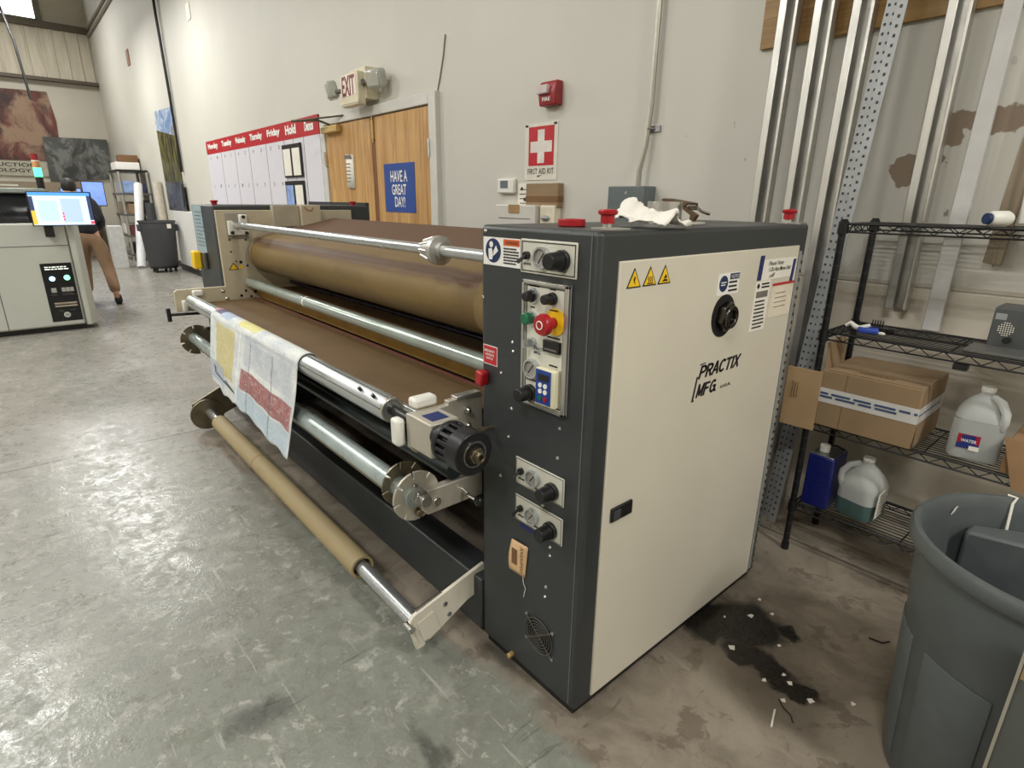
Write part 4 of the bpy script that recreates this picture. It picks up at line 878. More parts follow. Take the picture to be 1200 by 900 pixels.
# backer board, tracks and angles on the right
solo('backer_board', B().box(-1.485, 2.2, W - .02, W - .001, 2.115, 2.95), OSB, 'brown plywood backer board high on the wall behind the tracks', 'board', (-.5, W, 2.115), bevel=.003)
def channel(name, xt, xb, yb, ztop, zbot, w, m, label, group, yt=W - .045, lip=.030):
    """open aluminium channel: web with two returned flanges"""
    t = thing(name, label, 'track', (xb, yb, zbot), group)
    def bar(a, b_, c, d, nm):
        bb = B(); z0, z1 = zbot, ztop; v = []
        for (xc, yc, z) in ((xb, yb, z0), (xt, yt, z1)):
            v.append([bb.bm.verts.new((xc + p, yc + q, z)) for p, q in ((a, c), (b_, c), (b_, d), (a, d))])
        bb.face(v[0][::-1]); bb.face(v[1])
        for k in range(4): bb.face([v[0][k], v[0][(k + 1) % 4], v[1][(k + 1) % 4], v[1][k]])
        return obj(nm, bb, m, t, bevel=.002)
    bar(-w / 2, w / 2, -.006, .002, 'web'); bar(-w / 2, -w / 2 + .006, -.044, .0, 'flange'); bar(w / 2 - .006, w / 2, -.044, .0, 'flange')
    bar(-w / 2, -w / 2 + lip, -.046, -.041, 'lip'); bar(w / 2 - .011, w / 2, -.046, -.041, 'lip')
    return t
channel('aluminium_track', -1.335, -1.325, W - .13, 2.9, .0, .078, ALU, 'tall aluminium track on the wall behind the press, leftmost of three alike', 'tall aluminium tracks')
channel('aluminium_track', -1.19, -1.165, W - .13, 2.9, .0, .078, ALU, 'tall aluminium track on the wall, middle one of three alike', 'tall aluminium tracks')
channel('aluminium_track', -1.035, -1.035, W - .13, 2.9, .0, .078, ALU, 'tall aluminium track on the wall just left of the perforated angle', 'tall aluminium tracks')
pa = thing('perforated_angle', 'grey perforated slotted steel angle leaning on the wall beside the tracks', 'steel angle', (-1.0, W - .2, 0))
def lean(p, q): return Matrix.Translation(p) @ Vector((0, 0, 1)).rotation_difference(Vector(q) - Vector(p)).to_matrix().to_4x4()
LM = lean((-1.02, W - .22, 0), (-.885, W - .06, 2.95)); LL = (Vector((-1.02, W - .22, 0)) - Vector((-.885, W - .06, 2.95))).length
def lbox(x0, x1, y0, y1, z0, z1, b=None):
    b = b or B(); n0 = len(b.bm.verts); b.box(x0, x1, y0, y1, z0, z1); b.bm.verts.ensure_lookup_table()
    for v in b.bm.verts[n0:]: v.co = LM @ v.co
    return b
obj('web', lbox(-.035, .015, -.003, 0, 0, LL), GALV, pa); obj('flange', lbox(.013, .016, -.04, 0, 0, LL), GALV, pa)
obj('side_leg', lbox(.016, .05, -.042, -.039, 0, LL), GALV, pa)
hb = B()
for k in range(92):
    z = .02 + k * .032
    lbox(-.028, -.020, -.0045, -.003, z, z + .009, hb); lbox(-.006, .003, -.0045, -.003, z, z + .009, hb); lbox(.028, .036, -.0435, -.042, z + .01, z + .02, hb)
obj('punched_holes', hb, mat('hole_dark', (58, 58, 60), .7), pa, kind='stuff')
channel('aluminium_track', -.728, -.722, W - .035, 2.9, 1.045, .075, ALU, 'short aluminium track hung on the wall behind the rack, ending above the middle shelf', None, W - .03)
wt = solo('white_strip', B().prism([(-.625, W - .0205, .97), (-.565, W - .0205, .97), (-.55, W - .0205, 2.9), (-.60, W - .0205, 2.9)], (0, -.018, 0)), mat('pale_strip', (196, 194, 190), .4, 0, .05), 'long pale grey flat strip fixed to the wall right of the short track', 'strip', (-.6, W, .97), bevel=.003)
pk = thing('wood_plank', 'weathered grey wooden plank with a knot hole hung on the wall behind the rack', 'plank', (-.44, W, 1.245))
obj('plank_board', B().prism([(-.485, W - .0205, 1.25), (-.43, W - .0205, 1.243), (-.375, W - .0205, 2.3), (-.43, W - .0205, 2.3)], (0, -.018, 0)), GREYW, pk, bevel=.002)
obj('knot_hole', B().cyl((-.45, W - .038, 1.40), (-.45, W - .040, 1.40), .014, n=14), mat('knot_dark', (52, 44, 36), .8), pk)
cbd = solo('white_folder', B().box(-.39, -.05, W - .24, W - .16, 1.404, 1.64, rot=Matrix.Rotation(-.06, 3, 'Y')), mat('folder_white', (216, 212, 202), .6), 'white box file on the top shelf beyond the white bottle', 'box file', (-.2, W - .06, 1.40), bevel=.004)

# ---------------------------------------------------------------- wire rack
RK = thing('wire_rack', 'black wire shelving rack with four shelves against the back wall', 'shelf', (-.35, 2.5, 0))
YA, YB, XA, XB = 2.345, 2.665, -.845, .36
for px, py in ((XA, YA), (XA, YB), (XB, YA), (XB, YB)):
    ps = obj('post', B().cyl((px, py, .02), (px, py, 1.40), .0125, n=16).cyl((px, py, 0), (px, py, .03), .016, n=12), BLACKM, RK)
    rg = B()
    for k in range(26): rg.cyl((px, py, .08 + k * .05), (px, py, .083 + k * .05), .0131, n=12)
    obj('post_rings', rg, mat('ring_grey', (58, 58, 58), .4), ps, kind='stuff')
    for zz in (.215, .59, .965, 1.37): obj('collar', B().cyl((px, py, zz - .022), (px, py, zz + .022), .019, .017, n=16), BLACKM, ps)
for zz in (.215, .59, .965, 1.37):
    sh = obj('wire_shelf', B().tube([(XA, YA, zz + .012), (XB, YA, zz + .012)], .0042, 6).tube([(XA, YA, zz - .016), (XB, YA, zz - .016)], .0034, 6)
        .tube([(XA, YB, zz + .012), (XB, YB, zz + .012)], .0042, 6).tube([(XA, YB, zz - .016), (XB, YB, zz - .016)], .0034, 6)
        .tube([(XA, YA, zz + .012), (XA, YB, zz + .012)], .0042, 6).tube([(XA, YA, zz - .016), (XA, YB, zz - .016)], .0034, 6)
        .tube([(XB, YA, zz + .012), (XB, YB, zz + .012)], .0042, 6).tube([(XB, YA, zz - .016), (XB, YB, zz - .016)], .0034, 6)
        .tube([(XA + .4, YA, zz + .008), (XA + .4, YB, zz + .008)], .003, 6).tube([(XA + .8, YA, zz + .008), (XA + .8, YB, zz + .008)], .003, 6), BLACKM, RK)
    for yy in (YA, YB):
        n = 34; obj('truss_wire', B().tube([(XA + (XB - XA) * k / n, yy, zz + (.011 if k % 2 else -.015)) for k in range(n + 1)], .0024, 5), BLACKM, sh)
    obj('truss_wire', B().tube([(XA, YA + (YB - YA) * k / 10, zz + (.011 if k % 2 else -.015)) for k in range(11)], .0024, 5), BLACKM, sh)
    wgr = B()
    for k in range(13): wgr.tube([(XA, YA + .024 * (k + .5), zz + .0145), (XB, YA + .024 * (k + .5), zz + .0145)], .002, 5)
    obj('wire_grid', wgr, BLACKM, sh, kind='stuff')
obj('shelf_clip', B().box(-.42, -.38, YA - .012, YA + .02, .925, .945), BLACKM, RK)
# carton on the third shelf
ZS = .607
CB = thing('shelf_carton', 'open brown carton with white blue-print tape on the rack shelf', 'carton', (-.62, 2.47, ZS))
cx0, cx1, cy0, cy1, cz0, cz1 = -.815, -.478, 2.325, 2.640, ZS, .835
obj('carton_body', B().box(cx0, cx1, cy0, cy1, cz0, cz1), CARD, CB, bevel=.004)
obj('left_flap', B().box(cx0 - .13, cx0 + .002, cy0 - .004, cy0 + .002, cz0 - .03, cz1 - .012, rot=rotz(.06), piv=(cx0, cy0, cz0)), mat('carton_flap', (174, 144, 106), .8, 0, .05, 6), CB)
obj('raised_flap', B().prism([(cx0 + .002, cy0 + .01, cz1), (cx0 + .002, cy0 + .19, cz1), (cx0 - .012, cy0 + .19, cz1 + .115), (cx0 - .012, cy0 + .03, cz1 + .10)], (.005, 0, 0)), CARD, CB)
obj('top_flap', B().box(cx0 + .02, cx1, cy0 + .002, cy1, cz1, cz1 + .005), CARD, CB, bevel=.002)
tpz = .735
st_ = obj('packing_tape', B().box(cx0 - .001, cx1 + .001, cy0 - .0015, cy1, tpz - .03, tpz + .028), mat('white_tape', (206, 204, 200), .35, 0, .05), CB)
obj('tape_print', B().bars((cx0 + .005, cy0 - .0016, tpz - .012), X, Z, .33, .026, 2, .62), mat('tape_print_blue', (60, 78, 112), .5), st_)
obj('tape_print', B().bars((cx1 + .0012, cy0 + .005, tpz - .002), Y, Z, .30, .008, 1, .7), mat('tape_print_grey', (92, 100, 112), .5), st_)
obj('corner_split', B().prism([(cx1 + .0005, cy0 - .001, cz0), (cx1 + .001, cy0 + .014, cz0 + .004), (cx1 + .001, cy0 + .006, cz0 + .09)], (.0008, 0, 0)), mat('split_dark', (70, 52, 36), .9), CB)
obj('corner_seam', B().box(cx0 + .09, cx0 + .0915, cy0 - .001, cy0, cz0, cz1), CARDD, CB)
obj('printed_lines', B().bars((cx0 - .075, cy0 - .0125, .70), Z, -X, .075, .03, 3, .35), CARDD, CB)
obj('printed_lines', B().bars((-.70, cy0 + .03, cz1 + .006), X, Y, .12, .02, 1, .6), CARDD, CB)
# gallon jugs
def translucent(name, rgb, a):
    g = N(name); c = srgb(*rgb); g.out(g.mix(g.noise(g.tc.outputs['Object'], 8, 3), c, tuple(k * .9 for k in c[:3]) + (1,)), .3)
    g.b.inputs['Transmission Weight'].default_value = a; g.b.inputs['IOR'].default_value = 1.2; g.b.inputs['Roughness'].default_value = .45
    return g.m
JUG = translucent('milky_jug_plastic', (232, 234, 230), .45); WATER = translucent('still_water', (226, 230, 228), .5)
GLIQ = mat('green_liquid', (74, 98, 94), .3, 0, .05)
def rounded_square(hw, cr, n=6):
    out = []
    for sx, sy, a in ((1, 1, 0), (-1, 1, 90), (-1, -1, 180), (1, -1, 270)):
        for k in range(n + 1):
            q = math.radians(a + 90 * k / n); out.append((sx * (hw - cr) + cr * math.cos(q), sy * (hw - cr) + cr * math.sin(q)))
    return out
def jug(name, label, cx, cy, z0, rz, fill, liquid, hw=.073, H=.255):
    t = thing(name, label, 'jug', (cx, cy, z0)); Rm = rotz(rz)
    def shell(levels, m, nm, parent=t):
        b = B(); rows = []
        for z, k, cr in levels: rows.append([b.bm.verts.new(Vector((cx, cy, z0)) + Rm @ Vector((p, q, 0)) + Vector((0, 0, z))) for p, q in rounded_square(hw * k, hw * cr)])
        for a, c in zip(rows, rows[1:]):
            for i in range(len(a)): b.face([a[i], a[(i + 1) % len(a)], c[(i + 1) % len(a)], c[i]])
        b.face(rows[0][::-1]); b.face(rows[-1]); return obj(nm, b, m, parent)
    body = shell([(0.0, .86, .4), (.006, .96, .4), (.02, 1, .42), (fill, 1, .45)], liquid, 'filled_body')
    shell([(fill, 1, .45), (.135, 1, .5), (.155, .98, .6), (.18, .86, .7), (.205, .62, .60), (.222, .36, .359), (.23, .27, .269), (.24, .27, .269)], JUG, 'upper_body')
    obj('cap', B().cyl((cx, cy, z0 + .238), (cx, cy, z0 + H), .0215, .0205, n=24), WPLAST, t, bevel=.002)
    hp = [Rm @ Vector(p) for p in ((.020, -.020, .225), (.044, -.044, .215), (.061, -.061, .185), (.062, -.062, .155), (.058, -.058, .130), (.045, -.045, .118))]
    obj('handle', B().tube([Vector((cx, cy, z0)) + p for p in hp], [.012, .0135, .0135, .0135, .0125, .012], 12), JUG, t)
    return t, body, Rm
t, body, Rm = jug('water_jug', 'clear gallon water jug with red and blue label on the rack shelf', -.325, 2.45, ZS, math.radians(8), .145, WATER)
def onj(p): return Vector((-.325, 2.45, ZS)) + Rm @ Vector(p)
lb = obj('jug_label', B().quad(onj((-.048, -.0735, .045)), Rm @ X * .062, Z * .050), mat('label_red', (168, 32, 52), .4), t)
obj('label_blue', B().quad(onj((-.048, -.0748, .045)), Rm @ X * .062, Z * .018).quad(onj((-.036, -.0748, .063)), Rm @ X * .038, Z * .030), mat('label_blue', (40, 52, 120), .4), lb)
obj('lettering', B().text('WATER', onj((-.038, -.0762, .068)), Rm @ X, Z, .044, .011, 0, .02), WHITE, lb)
obj('barcode', B().quad(onj((-.012, -.0775, .041)), Rm @ X * .028, Z * .016), PAPER, lb)
t, body, Rm = jug('coolant_jug', 'white gallon jug half full of green liquid on the lowest shelf', -.628, 2.455, .232, math.radians(-100), .075, GLIQ)
def onj2(p): return Vector((-.628, 2.455, .232)) + Rm @ Vector(p)
obj('jug_label', B().quad(Vector((-.5525, 2.40, .262)), Y * .10, Z * .11).prism([(-.5525, 2.385, .262), (-.5525, 2.40, .262), (-.5525, 2.40, .372), (-.5525, 2.388, .368)], (.001, 0, 0)), PAPER, t)
obj('printed_lines', B().bars((-.5512, 2.405, .268), Y, Z, .085, .095, 7, .35), INKG, t)
cn_ = thing('solvent_can', 'dark blue rectangular solvent can with white cap beside the green-liquid jug', 'can', (-.77, 2.44, .232))
obj('can_body', B().box(-.825, -.725, 2.365, 2.515, .232, .462), mat('solvent_blue', (22, 30, 98), .3, 0, .06), cn_, bevel=.006)
obj('can_top', B().box(-.822, -.728, 2.368, 2.512, .462, .466), ZINC, cn_, bevel=.002)
obj('cap', B().cyl((-.785, 2.42, .466), (-.785, 2.42, .498), .019, n=20), WPLAST, cn_, bevel=.003)
obj('wire_handle', B().tube([(-.815, 2.40, .466), (-.80, 2.42, .484), (-.76, 2.47, .486), (-.735, 2.50, .466)], .004, 6), BLACKM, cn_)
# odds on the upper shelf
hs = thing('heat_sealer', 'white and blue hand tool with black comb lying on the middle shelf', 'tool', (-.72, 2.45, .98))
obj('white_grip', B().tube([(-.80, 2.43, .999), (-.785, 2.43, 1.012), (-.768, 2.43, 1.0), (-.752, 2.43, .996), (-.735, 2.43, 1.004), (-.72, 2.44, 1.012)], [.007, .009, .010, .010, .009, .006], 10), WPLAST, hs)
obj('blue_body', B().box(-.755, -.685, 2.40, 2.45, .984, 1.004, rot=rotz(.3)), mat('tool_blue', (44, 74, 166), .4), hs, bevel=.006)
obj('black_comb', B().box(-.735, -.65, 2.47, 2.50, .984, 1.004, rot=rotz(.2)), BLACK, hs, bevel=.004)
for k in range(5): obj('comb_tooth', B().box(-.726 + k * .009, -.723 + k * .009, 2.475, 2.48, 1.0, 1.028), BLACK, hs)
obj('tool_tip', B().ball((-.672, 2.42, .990), (.014, .008, .006)), WPLAST, hs)
sm = thing('speaker_unit', 'dark grey metal unit with round grille holes on the middle shelf', 'speaker', (-.25, 2.5, .98))
UN = mat('unit_grey', (84, 86, 86), .45, .2, .05)
obj('unit_back', B().box(-.375, -.05, 2.50, 2.645, .983, 1.125), UN, sm, bevel=.004)
obj('unit_base', B().box(-.41, -.05, 2.365, 2.50, .983, .995), mat('unit_base', (96, 96, 92), .45, .2), sm, bevel=.003)
g_ = B()
for i in range(-3, 4):
    for j in range(-3, 4):
        if i * i + j * j < 11: g_.cyl((-.333 + i * .0065, 2.499, 1.055 + j * .007), (-.333 + i * .0065, 2.4985, 1.055 + j * .007), .0022, n=8)
obj('grille_holes', g_, PAPER, sm, kind='stuff')
obj('unit_knob', B().cyl((-.322, 2.50, 1.02), (-.322, 2.48, 1.02), .011, n=16), BLACK, sm)
obj('unit_sticker', B().box(-.368, -.338, 2.4985, 2.4995, 1.085, 1.106), GALV, sm)
sp_ = thing('spray_bottle', 'white bottle with dark blue cap lying on the top shelf', 'bottle', (-.42, 2.45, 1.384))
obj('bottle_body', B().lathe([(0, 0), (.019, .0), (.024, .008), (.025, .055), (.018, .068), (0, .07)], (-.435, 2.40, 1.4125), (.62, .78, 0), 24), WPLAST, sp_)
obj('bottle_cap', B().cyl((-.436, 2.399, 1.4125), (-.443, 2.390, 1.4125), .0175, n=24), NAVY, sp_, bevel=.002)
cd2 = thing('flat_carton', 'brown flattened cardboard carton on the shelf right of the water jug', 'carton', (-.05, 2.45, .609))
obj('carton_body', B().prism([(-.232, 2.35, .6095), (.12, 2.35, .6095), (.12, 2.35, .73), (-.222, 2.35, .735)], (0, .25, 0)), mat('flat_cardboard', (146, 114, 80), .8, 0, .08), cd2, bevel=.003)
obj('front_flap', B().prism([(-.238, 2.332, .735), (-.185, 2.312, .575), (.12, 2.312, .555), (.12, 2.332, .73)], (0, .008, 0)), MATS['flat_cardboard'], cd2)

# ---------------------------------------------------------------- bins and floor litter
BN = thing('grey_bin', 'large open grey plastic bin on the brown floor beside the press', 'bin', (0, 1.675, 0))
obj('bin_wall', B().lathe([(.0, .004), (.232, .0), (.240, .012), (.268, .50), (.273, .515), (.279, .655), (.297, .662), (.302, .672), (.302, .692), (.296, .702), (.284, .702), (.277, .688), (.273, .66), (.262, .5), (.232, .02), (0, .02)], (0, 1.675, 0), Z, 72), CANGREY, BN)
def pad(a0, a1, z0, z1, d, nm):
    b = B()
    def r(z): return .240 + (.268 - .240) * (z - .012) / (.5 - .012)
    n = 8; R0 = [[], []]
    g = [[b.bm.verts.new(((r(z) + d) * math.cos(a0 + (a1 - a0) * i / n), 1.675 + (r(z) + d) * math.sin(a0 + (a1 - a0) * i / n), z)) for z in (z0, (z0 + z1) / 2, z1)] for i in range(n + 1)]
    for i in range(n):
        for j in range(2): b.face([g[i][j], g[i + 1][j], g[i + 1][j + 1], g[i][j + 1]])
    return obj(nm, b, CANGREY, BN, solid=.006, bevel=.002)
for a in (-160, -115, -70, -25, 20, 65, 110, 155): pad(math.radians(a - 17), math.radians(a + 17), .05, .43, .001, 'body_panel')
obj('handle_recess', B().prism([(-.205, 1.79, .44), (-.08, 1.825, .44), (.06, 1.835, .44), (.06, 1.925, .44), (-.10, 1.91, .44), (-.205, 1.845, .44)], (0, 0, .185)), CANGREY, BN, bevel=.01)
obj('rim_stick', B().tube([(-.155, 1.925, .704), (-.135, 1.92, .705), (-.140, 1.91, .69), (-.135, 1.895, .61)], .0035, 6), PAPER, BN, label='thin white strip hanging over the rim')
obj('paint_chip', B().quad((-.244, 1.79, .655), (.004, .010, .006), (.004, .006, .018)), PAPER, BN, label='white paint chip')
bd = thing('plastic_divider', 'grey plastic board with pale edge standing in front of the grey bin', 'board', (.2, 1.22, 0))
obj('panel_board', B().box(-.012, .42, 1.20, 1.212, 0, .80), mat('panel_grey_green', (80, 82, 77), .5, 0, .06), bd)
obj('panel_edge', B().box(-.0165, -.0115, 1.196, 1.216, 0, .80), mat('panel_edge', (150, 144, 130), .6), bd)
obj('tan_patch', B().box(-.010, .05, 1.1985, 1.1995, .66, .76), mat('tan_tape', (150, 122, 84), .7), bd)
CHIPS = ((-.785, 1.732, 'white paper chip at the press edge of the oil stain'), (-.724, 1.811, 'white paper chip in the middle of the large oil blot'), (-.678, 1.881, 'white paper chip just past the far edge of the oil stain'),
    (-.689, 1.612, 'white paper chip on the near rim of the large oil blot'), (-.588, 1.744, 'larger white paper chip between the oil stain and the rack'), (-.491, 1.612, 'white paper chip at the pointed tail of the oil stain'),
    (-.419, 1.591, 'white paper chip beyond the tail of the oil stain towards the grey bin'), (-.52, 1.63, 'small white paper chip inside the narrow tail of the oil stain'), (-.55, 1.56, 'white paper chip on bare floor beside the narrow oil tail'),
    (-.748, 1.923, 'white paper chip close under the rear corner of the press panel'), (-.475, 1.53, 'tiny white paper chip just above the white straw'), (-.33, 1.68, 'white paper chip nearest the grey bin foot'))
for sx, sy, lab in CHIPS:
    r = random.uniform(.006, .015); a = random.random() * 6
    solo('paper_chip', B().prism([(sx + r * math.cos(a + q) * s, sy + r * math.sin(a + q), .0005) for q, s in ((0, 1), (1.3, .6), (2.6, 1), (4.4, .8))], (0, 0, .002)), PAPER, lab, 'scrap', (sx, sy, .0005), 'paper chips on the floor')
solo('white_straw', B().tube([(-.475, 1.475, .003), (-.455, 1.41, .003)], .003, 6), PAPER, 'thin white plastic straw lying on the brown floor', 'straw', (-.465, 1.44, 0))
solo('black_wire_scrap', B().tube([(-.485, 1.52, .004), (-.46, 1.50, .004), (-.435, 1.49, .004), (-.42, 1.47, .004)], .002, 5), BLACK, 'short curved black wire scrap on the floor near the white straw', 'wire scrap', (-.45, 1.5, 0))
solo('dark_twig', B().tube([(-.40, 2.02, .004), (-.36, 2.03, .004), (-.345, 2.05, .008)], .003, 5), BLACK, 'small dark twig on the floor left of the grey bin', 'scrap', (-.37, 2.03, 0))

# ---------------------------------------------------------------- digital printer at the far left
PR = thing('digital_printer', 'pale grey digital printing machine with black control panel at the left edge', 'printer', (-8.8, -.6, 0))
PG = mat('printer_grey', (196, 198, 188), .45, 0, .03, 3); PGD = mat('printer_seam', (92, 94, 90), .6)
xf = -8.0
obj('printer_body', B().box(-9.6, xf, -2.6, .497, .06, 1.17), PG, PR, bevel=.02)
obj('corner_column', B().prism([(xf, .503, .045), (xf, .56, .045), (xf - .10, .62, .045), (xf - 1.4, .62, .045), (xf - 1.4, .503, .045)], (0, 0, 1.125)), PG, PR, bevel=.012)
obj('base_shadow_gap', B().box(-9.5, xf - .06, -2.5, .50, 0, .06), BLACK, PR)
obj('door_seam', B().box(xf, xf + .002, -.178, -.170, .06, .93), PGD, PR)
obj('door_seam', B().box(xf, xf + .002, -2.6, .50, .930, .937), PGD, PR)
obj('door_seam', B().box(xf, xf + .002, .496, .502, .06, 1.15), PGD, PR)
obj('glass_hood', B().prism([(xf - .02, -2.6, 1.17), (xf - .02, -2.6, 1.30), (xf - .15, -2.6, 1.47), (xf - 1.3, -2.6, 1.47), (xf - 1.3, -2.6, 1.17)], (0, 2.95, 0)), mat('smoked_hood', (26, 28, 30), .15, 0, .05), PR)
obj('hood_cap', B().box(xf - 1.35, xf - .10, -2.6, .40, 1.468, 1.52), mat('hood_grey', (150, 158, 152), .4), PR, bevel=.012)
obj('hood_lip', B().box(xf - .18, xf - .02, .34, .56, 1.16, 1.20), PG, PR)
pn = obj('control_panel', B().box(xf, xf + .006, .205, .478, .115, .750), mat('panel_black', (18, 18, 20), .25, 0, .05), PR, bevel=.004)
xq = xf + .007
obj('status_bar', B().bars((xq, .24, .675), Y, Z, .21, .045, 2, .5), mat('status_white', (224, 232, 220), .4, 0, .02, 3, 0, .8), pn)
obj('status_light', B().cyl((xq, .285, .585), (xq + .004, .285, .585), .026, n=18), mat('light_blue_led', (150, 210, 255), .3, 0, .02, 3, 0, 3.0), pn, label='glowing blue status light')
obj('status_light', B().cyl((xq, .415, .590), (xq + .004, .415, .590), .028, n=18), mat('light_green_led', (110, 255, 170), .3, 0, .02, 3, 0, 3.0), pn, label='glowing green status light')
obj('panel_key', B().box(xq - .001, xq + .003, .255, .300, .435, .485), mat('key_grey', (170, 170, 164), .4), pn)
for k in range(3): obj('panel_key', B().box(xq - .001, xq + .003, .345 + k * .037, .378 + k * .037, .440, .485), MATS['key_grey'], pn)
for zz in (.305, .275): obj('panel_stripe', B().box(xq - .001, xq + .002, .255, .455, zz, zz + .018), mat('stripe_tan', (170, 158, 140), .4), pn)
lo = obj('maker_emblem', B().cyl((xq - .001, .345, .185), (xq + .002, .345, .185), .030, n=24), mat('emblem_silver', (206, 206, 202), .35), pn)
obj('printed_lines', B().bars((xq, .25, .40), Y, Z, .05, .02, 2, .3).bars((xq, .345, .40), Y, Z, .11, .025, 2, .3).bars((xq, .28, .225), Y, Z, .05, .02, 2, .3).bars((xq, .38, .225), Y, Z, .05, .02, 2, .3), INKG, pn)
lo2 = obj('lettering', B().text('hp', (xq + .002, .325, .168), Y, Z, .04, .034, .25, .01), INK, pn)
mo = obj('operator_monitor', B().box(-7.86, -7.83, .225, .770, 1.145, 1.490, rot=Matrix.Rotation(.06, 3, 'Z')), BLACK, PR, bevel=.006)
SCR = mat('screen_pale_blue', (196, 216, 244), .3, 0, .02, 3, 0, .9)
RZ = Matrix.Rotation(.06, 3, 'Z'); PV = (-7.845, .4975, 1.3175)
obj('screen', B().box(-7.8305, -7.828, .235, .755, 1.155, 1.480, rot=RZ, piv=PV), SCR, mo)
obj('screen_header', B().box(-7.8295, -7.827, .235, .755, 1.448, 1.480, rot=RZ, piv=PV), mat('screen_blue', (84, 150, 226), .3, 0, .02, 3, 0, .9), mo)
obj('screen_sidebar', B().box(-7.8295, -7.827, .235, .268, 1.26, 1.44, rot=RZ, piv=PV), mat('screen_dark', (58, 70, 104), .3, 0, .02, 3, 0, .7), mo)
obj('screen_tile', B().box(-7.829, -7.8265, .235, .270, 1.16, 1.30, rot=RZ, piv=PV), mat('screen_amber', (236, 178, 66), .3, 0, .02, 3, 0, .9), mo)
obj('screen_sidebar', B().box(-7.8295, -7.827, .722, .755, 1.20, 1.448, rot=RZ, piv=PV), MATS['screen_dark'], mo)
obj('screen_tile', B().box(-7.829, -7.8265, .722, .755, 1.16, 1.19, rot=RZ, piv=PV), mat('screen_red', (226, 76, 96), .3, 0, .02, 3, 0, .9), mo)
obj('screen_pane', B().box(-7.829, -7.8265, .30, .46, 1.20, 1.40, rot=RZ, piv=PV), mat('screen_pane_a', (176, 202, 238), .3, 0, .02, 3, 0, .9), mo)
obj('screen_pane', B().box(-7.829, -7.8265, .49, .66, 1.18, 1.42, rot=RZ, piv=PV), mat('screen_pane_b', (166, 188, 222), .3, 0, .02, 3, 0, .9), mo)
for k in range(3): obj('screen_tile', B().box(-7.828, -7.8255, .49, .505, 1.20 + k * .03, 1.22 + k * .03, rot=RZ, piv=PV), MATS['screen_red'], mo)
obj('monitor_arm', B().box(-7.92, -7.86, .31, .39, 1.03, 1.20).box(xf, -7.90, .32, .38, 1.05, 1.11), BLACK, PR, bevel=.008)
stw = obj('signal_tower', B().cyl((-8.25, .385, 1.520), (-8.25, .385, 1.640), .035, n=16), BLACK, PR)
obj('green_lamp', B().cyl((-8.25, .385, 1.640), (-8.25, .385, 1.730), .034, n=18), mat('tower_green', (60, 255, 150), .3, 0, .02, 3, 0, 4.0), stw)
obj('amber_lamp', B().cyl((-8.25, .385, 1.730), (-8.25, .385, 1.795), .034, n=18), mat('tower_amber', (206, 150, 96), .3), stw)
obj('white_ring', B().cyl((-8.25, .385, 1.795), (-8.25, .385, 1.805), .036, n=18), WHITE, stw)
obj('red_lamp', B().cyl((-8.25, .385, 1.805), (-8.25, .385, 1.870), .034, n=18), mat('tower_red', (150, 36, 44), .3), stw)
for k, c in enumerate(((-8.4, -.1), (-8.35, .02))): obj('printed_sheet', B().box(c[0] - .2, c[0] + .2, c[1] - .12, c[1] + .12, 1.521 + k * .02, 1.537 + k * .02, rot=rotz(.3 * k)), PAPER, PR)
cab_ = solo('hanging_cable', B().tube([(-15.2, .55, 7.2), (-15.2, .62, 5.2), (-15.22, .80, 4.2), (-15.22, .86, 3.2)], .022, 6), BLACK, 'dark cable hanging from the ceiling in front of the red print', 'cable', (-15.2, .8, 3.2))
# person behind the printer
PS = thing('person', 'person in dark jacket and tan trousers walking away, leaning behind the printer', 'person', (-10.0, .86, 0))
def skin(name, verts, edges, radii, m, root=0, sub=2):
    me = bpy.data.meshes.new(name); org = ORG['person']
    me.from_pydata([tuple(Vector(v) - org) for v in verts], edges, [])
    o = link(name, me, PS); me.materials.append(m)
    sk = o.modifiers.new('skin', 'SKIN'); sk.use_smooth_shade = True
    for i, r in enumerate(radii):
        d = me.skin_vertices[0].data[i]; d.radius = (r, r) if isinstance(r, float) else r; d.use_root = (i == root)
    sb = o.modifiers.new('sub', 'SUBSURF'); sb.levels = sub; sb.render_levels = sub
    return o
SKIN = mat('skin', (196, 150, 124), .55, 0, .05); TAN = mat('tan_trousers', (140, 112, 86), .85, 0, .08, 14)
JKT = mat('navy_black_jacket', (26, 28, 36), .75, 0, .1, 10); HAIR = mat('dark_hair', (28, 24, 22), .6, 0, .2, 30); SHOE = mat('dark_shoe', (40, 38, 40), .6)
hipc = (-9.95, .86, .93); chest = (-10.06, .82, 1.22); neckb = (-10.13, .79, 1.40); headb = (-10.17, .77, 1.50); headt = (-10.20, .765, 1.58)
Rk, Ra, Rt = (-9.88, 1.0, .48), (-9.63, 1.01, .13), (-9.70, 1.03, .03)
Lk, La, Lt = (-10.14, .76, .50), (-10.12, .73, .09), (-10.30, .72, .035)
Rs, Re, Rh, Rf = (-10.10, .985, 1.36), (-10.0, 1.04, 1.10), (-10.22, 1.0, .99), (-10.30, .985, .97)
Ls, Le, Lh, Lf = (-10.12, .62, 1.34), (-10.12, .54, 1.09), (-10.36, .56, 1.03), (-10.44, .57, 1.02)
V = [hipc, chest, neckb, headb, headt, (-9.94, .95, .88), Rk, Ra, Rt, (-9.96, .77, .88), Lk, La, Lt, Rs, Re, Rh, Rf, Ls, Le, Lh, Lf]
Ed = [(0, 1), (1, 2), (2, 3), (3, 4), (0, 5), (5, 6), (6, 7), (7, 8), (0, 9), (9, 10), (10, 11), (11, 12), (2, 13), (13, 14), (14, 15), (15, 16), (2, 17), (17, 18), (18, 19), (19, 20)]
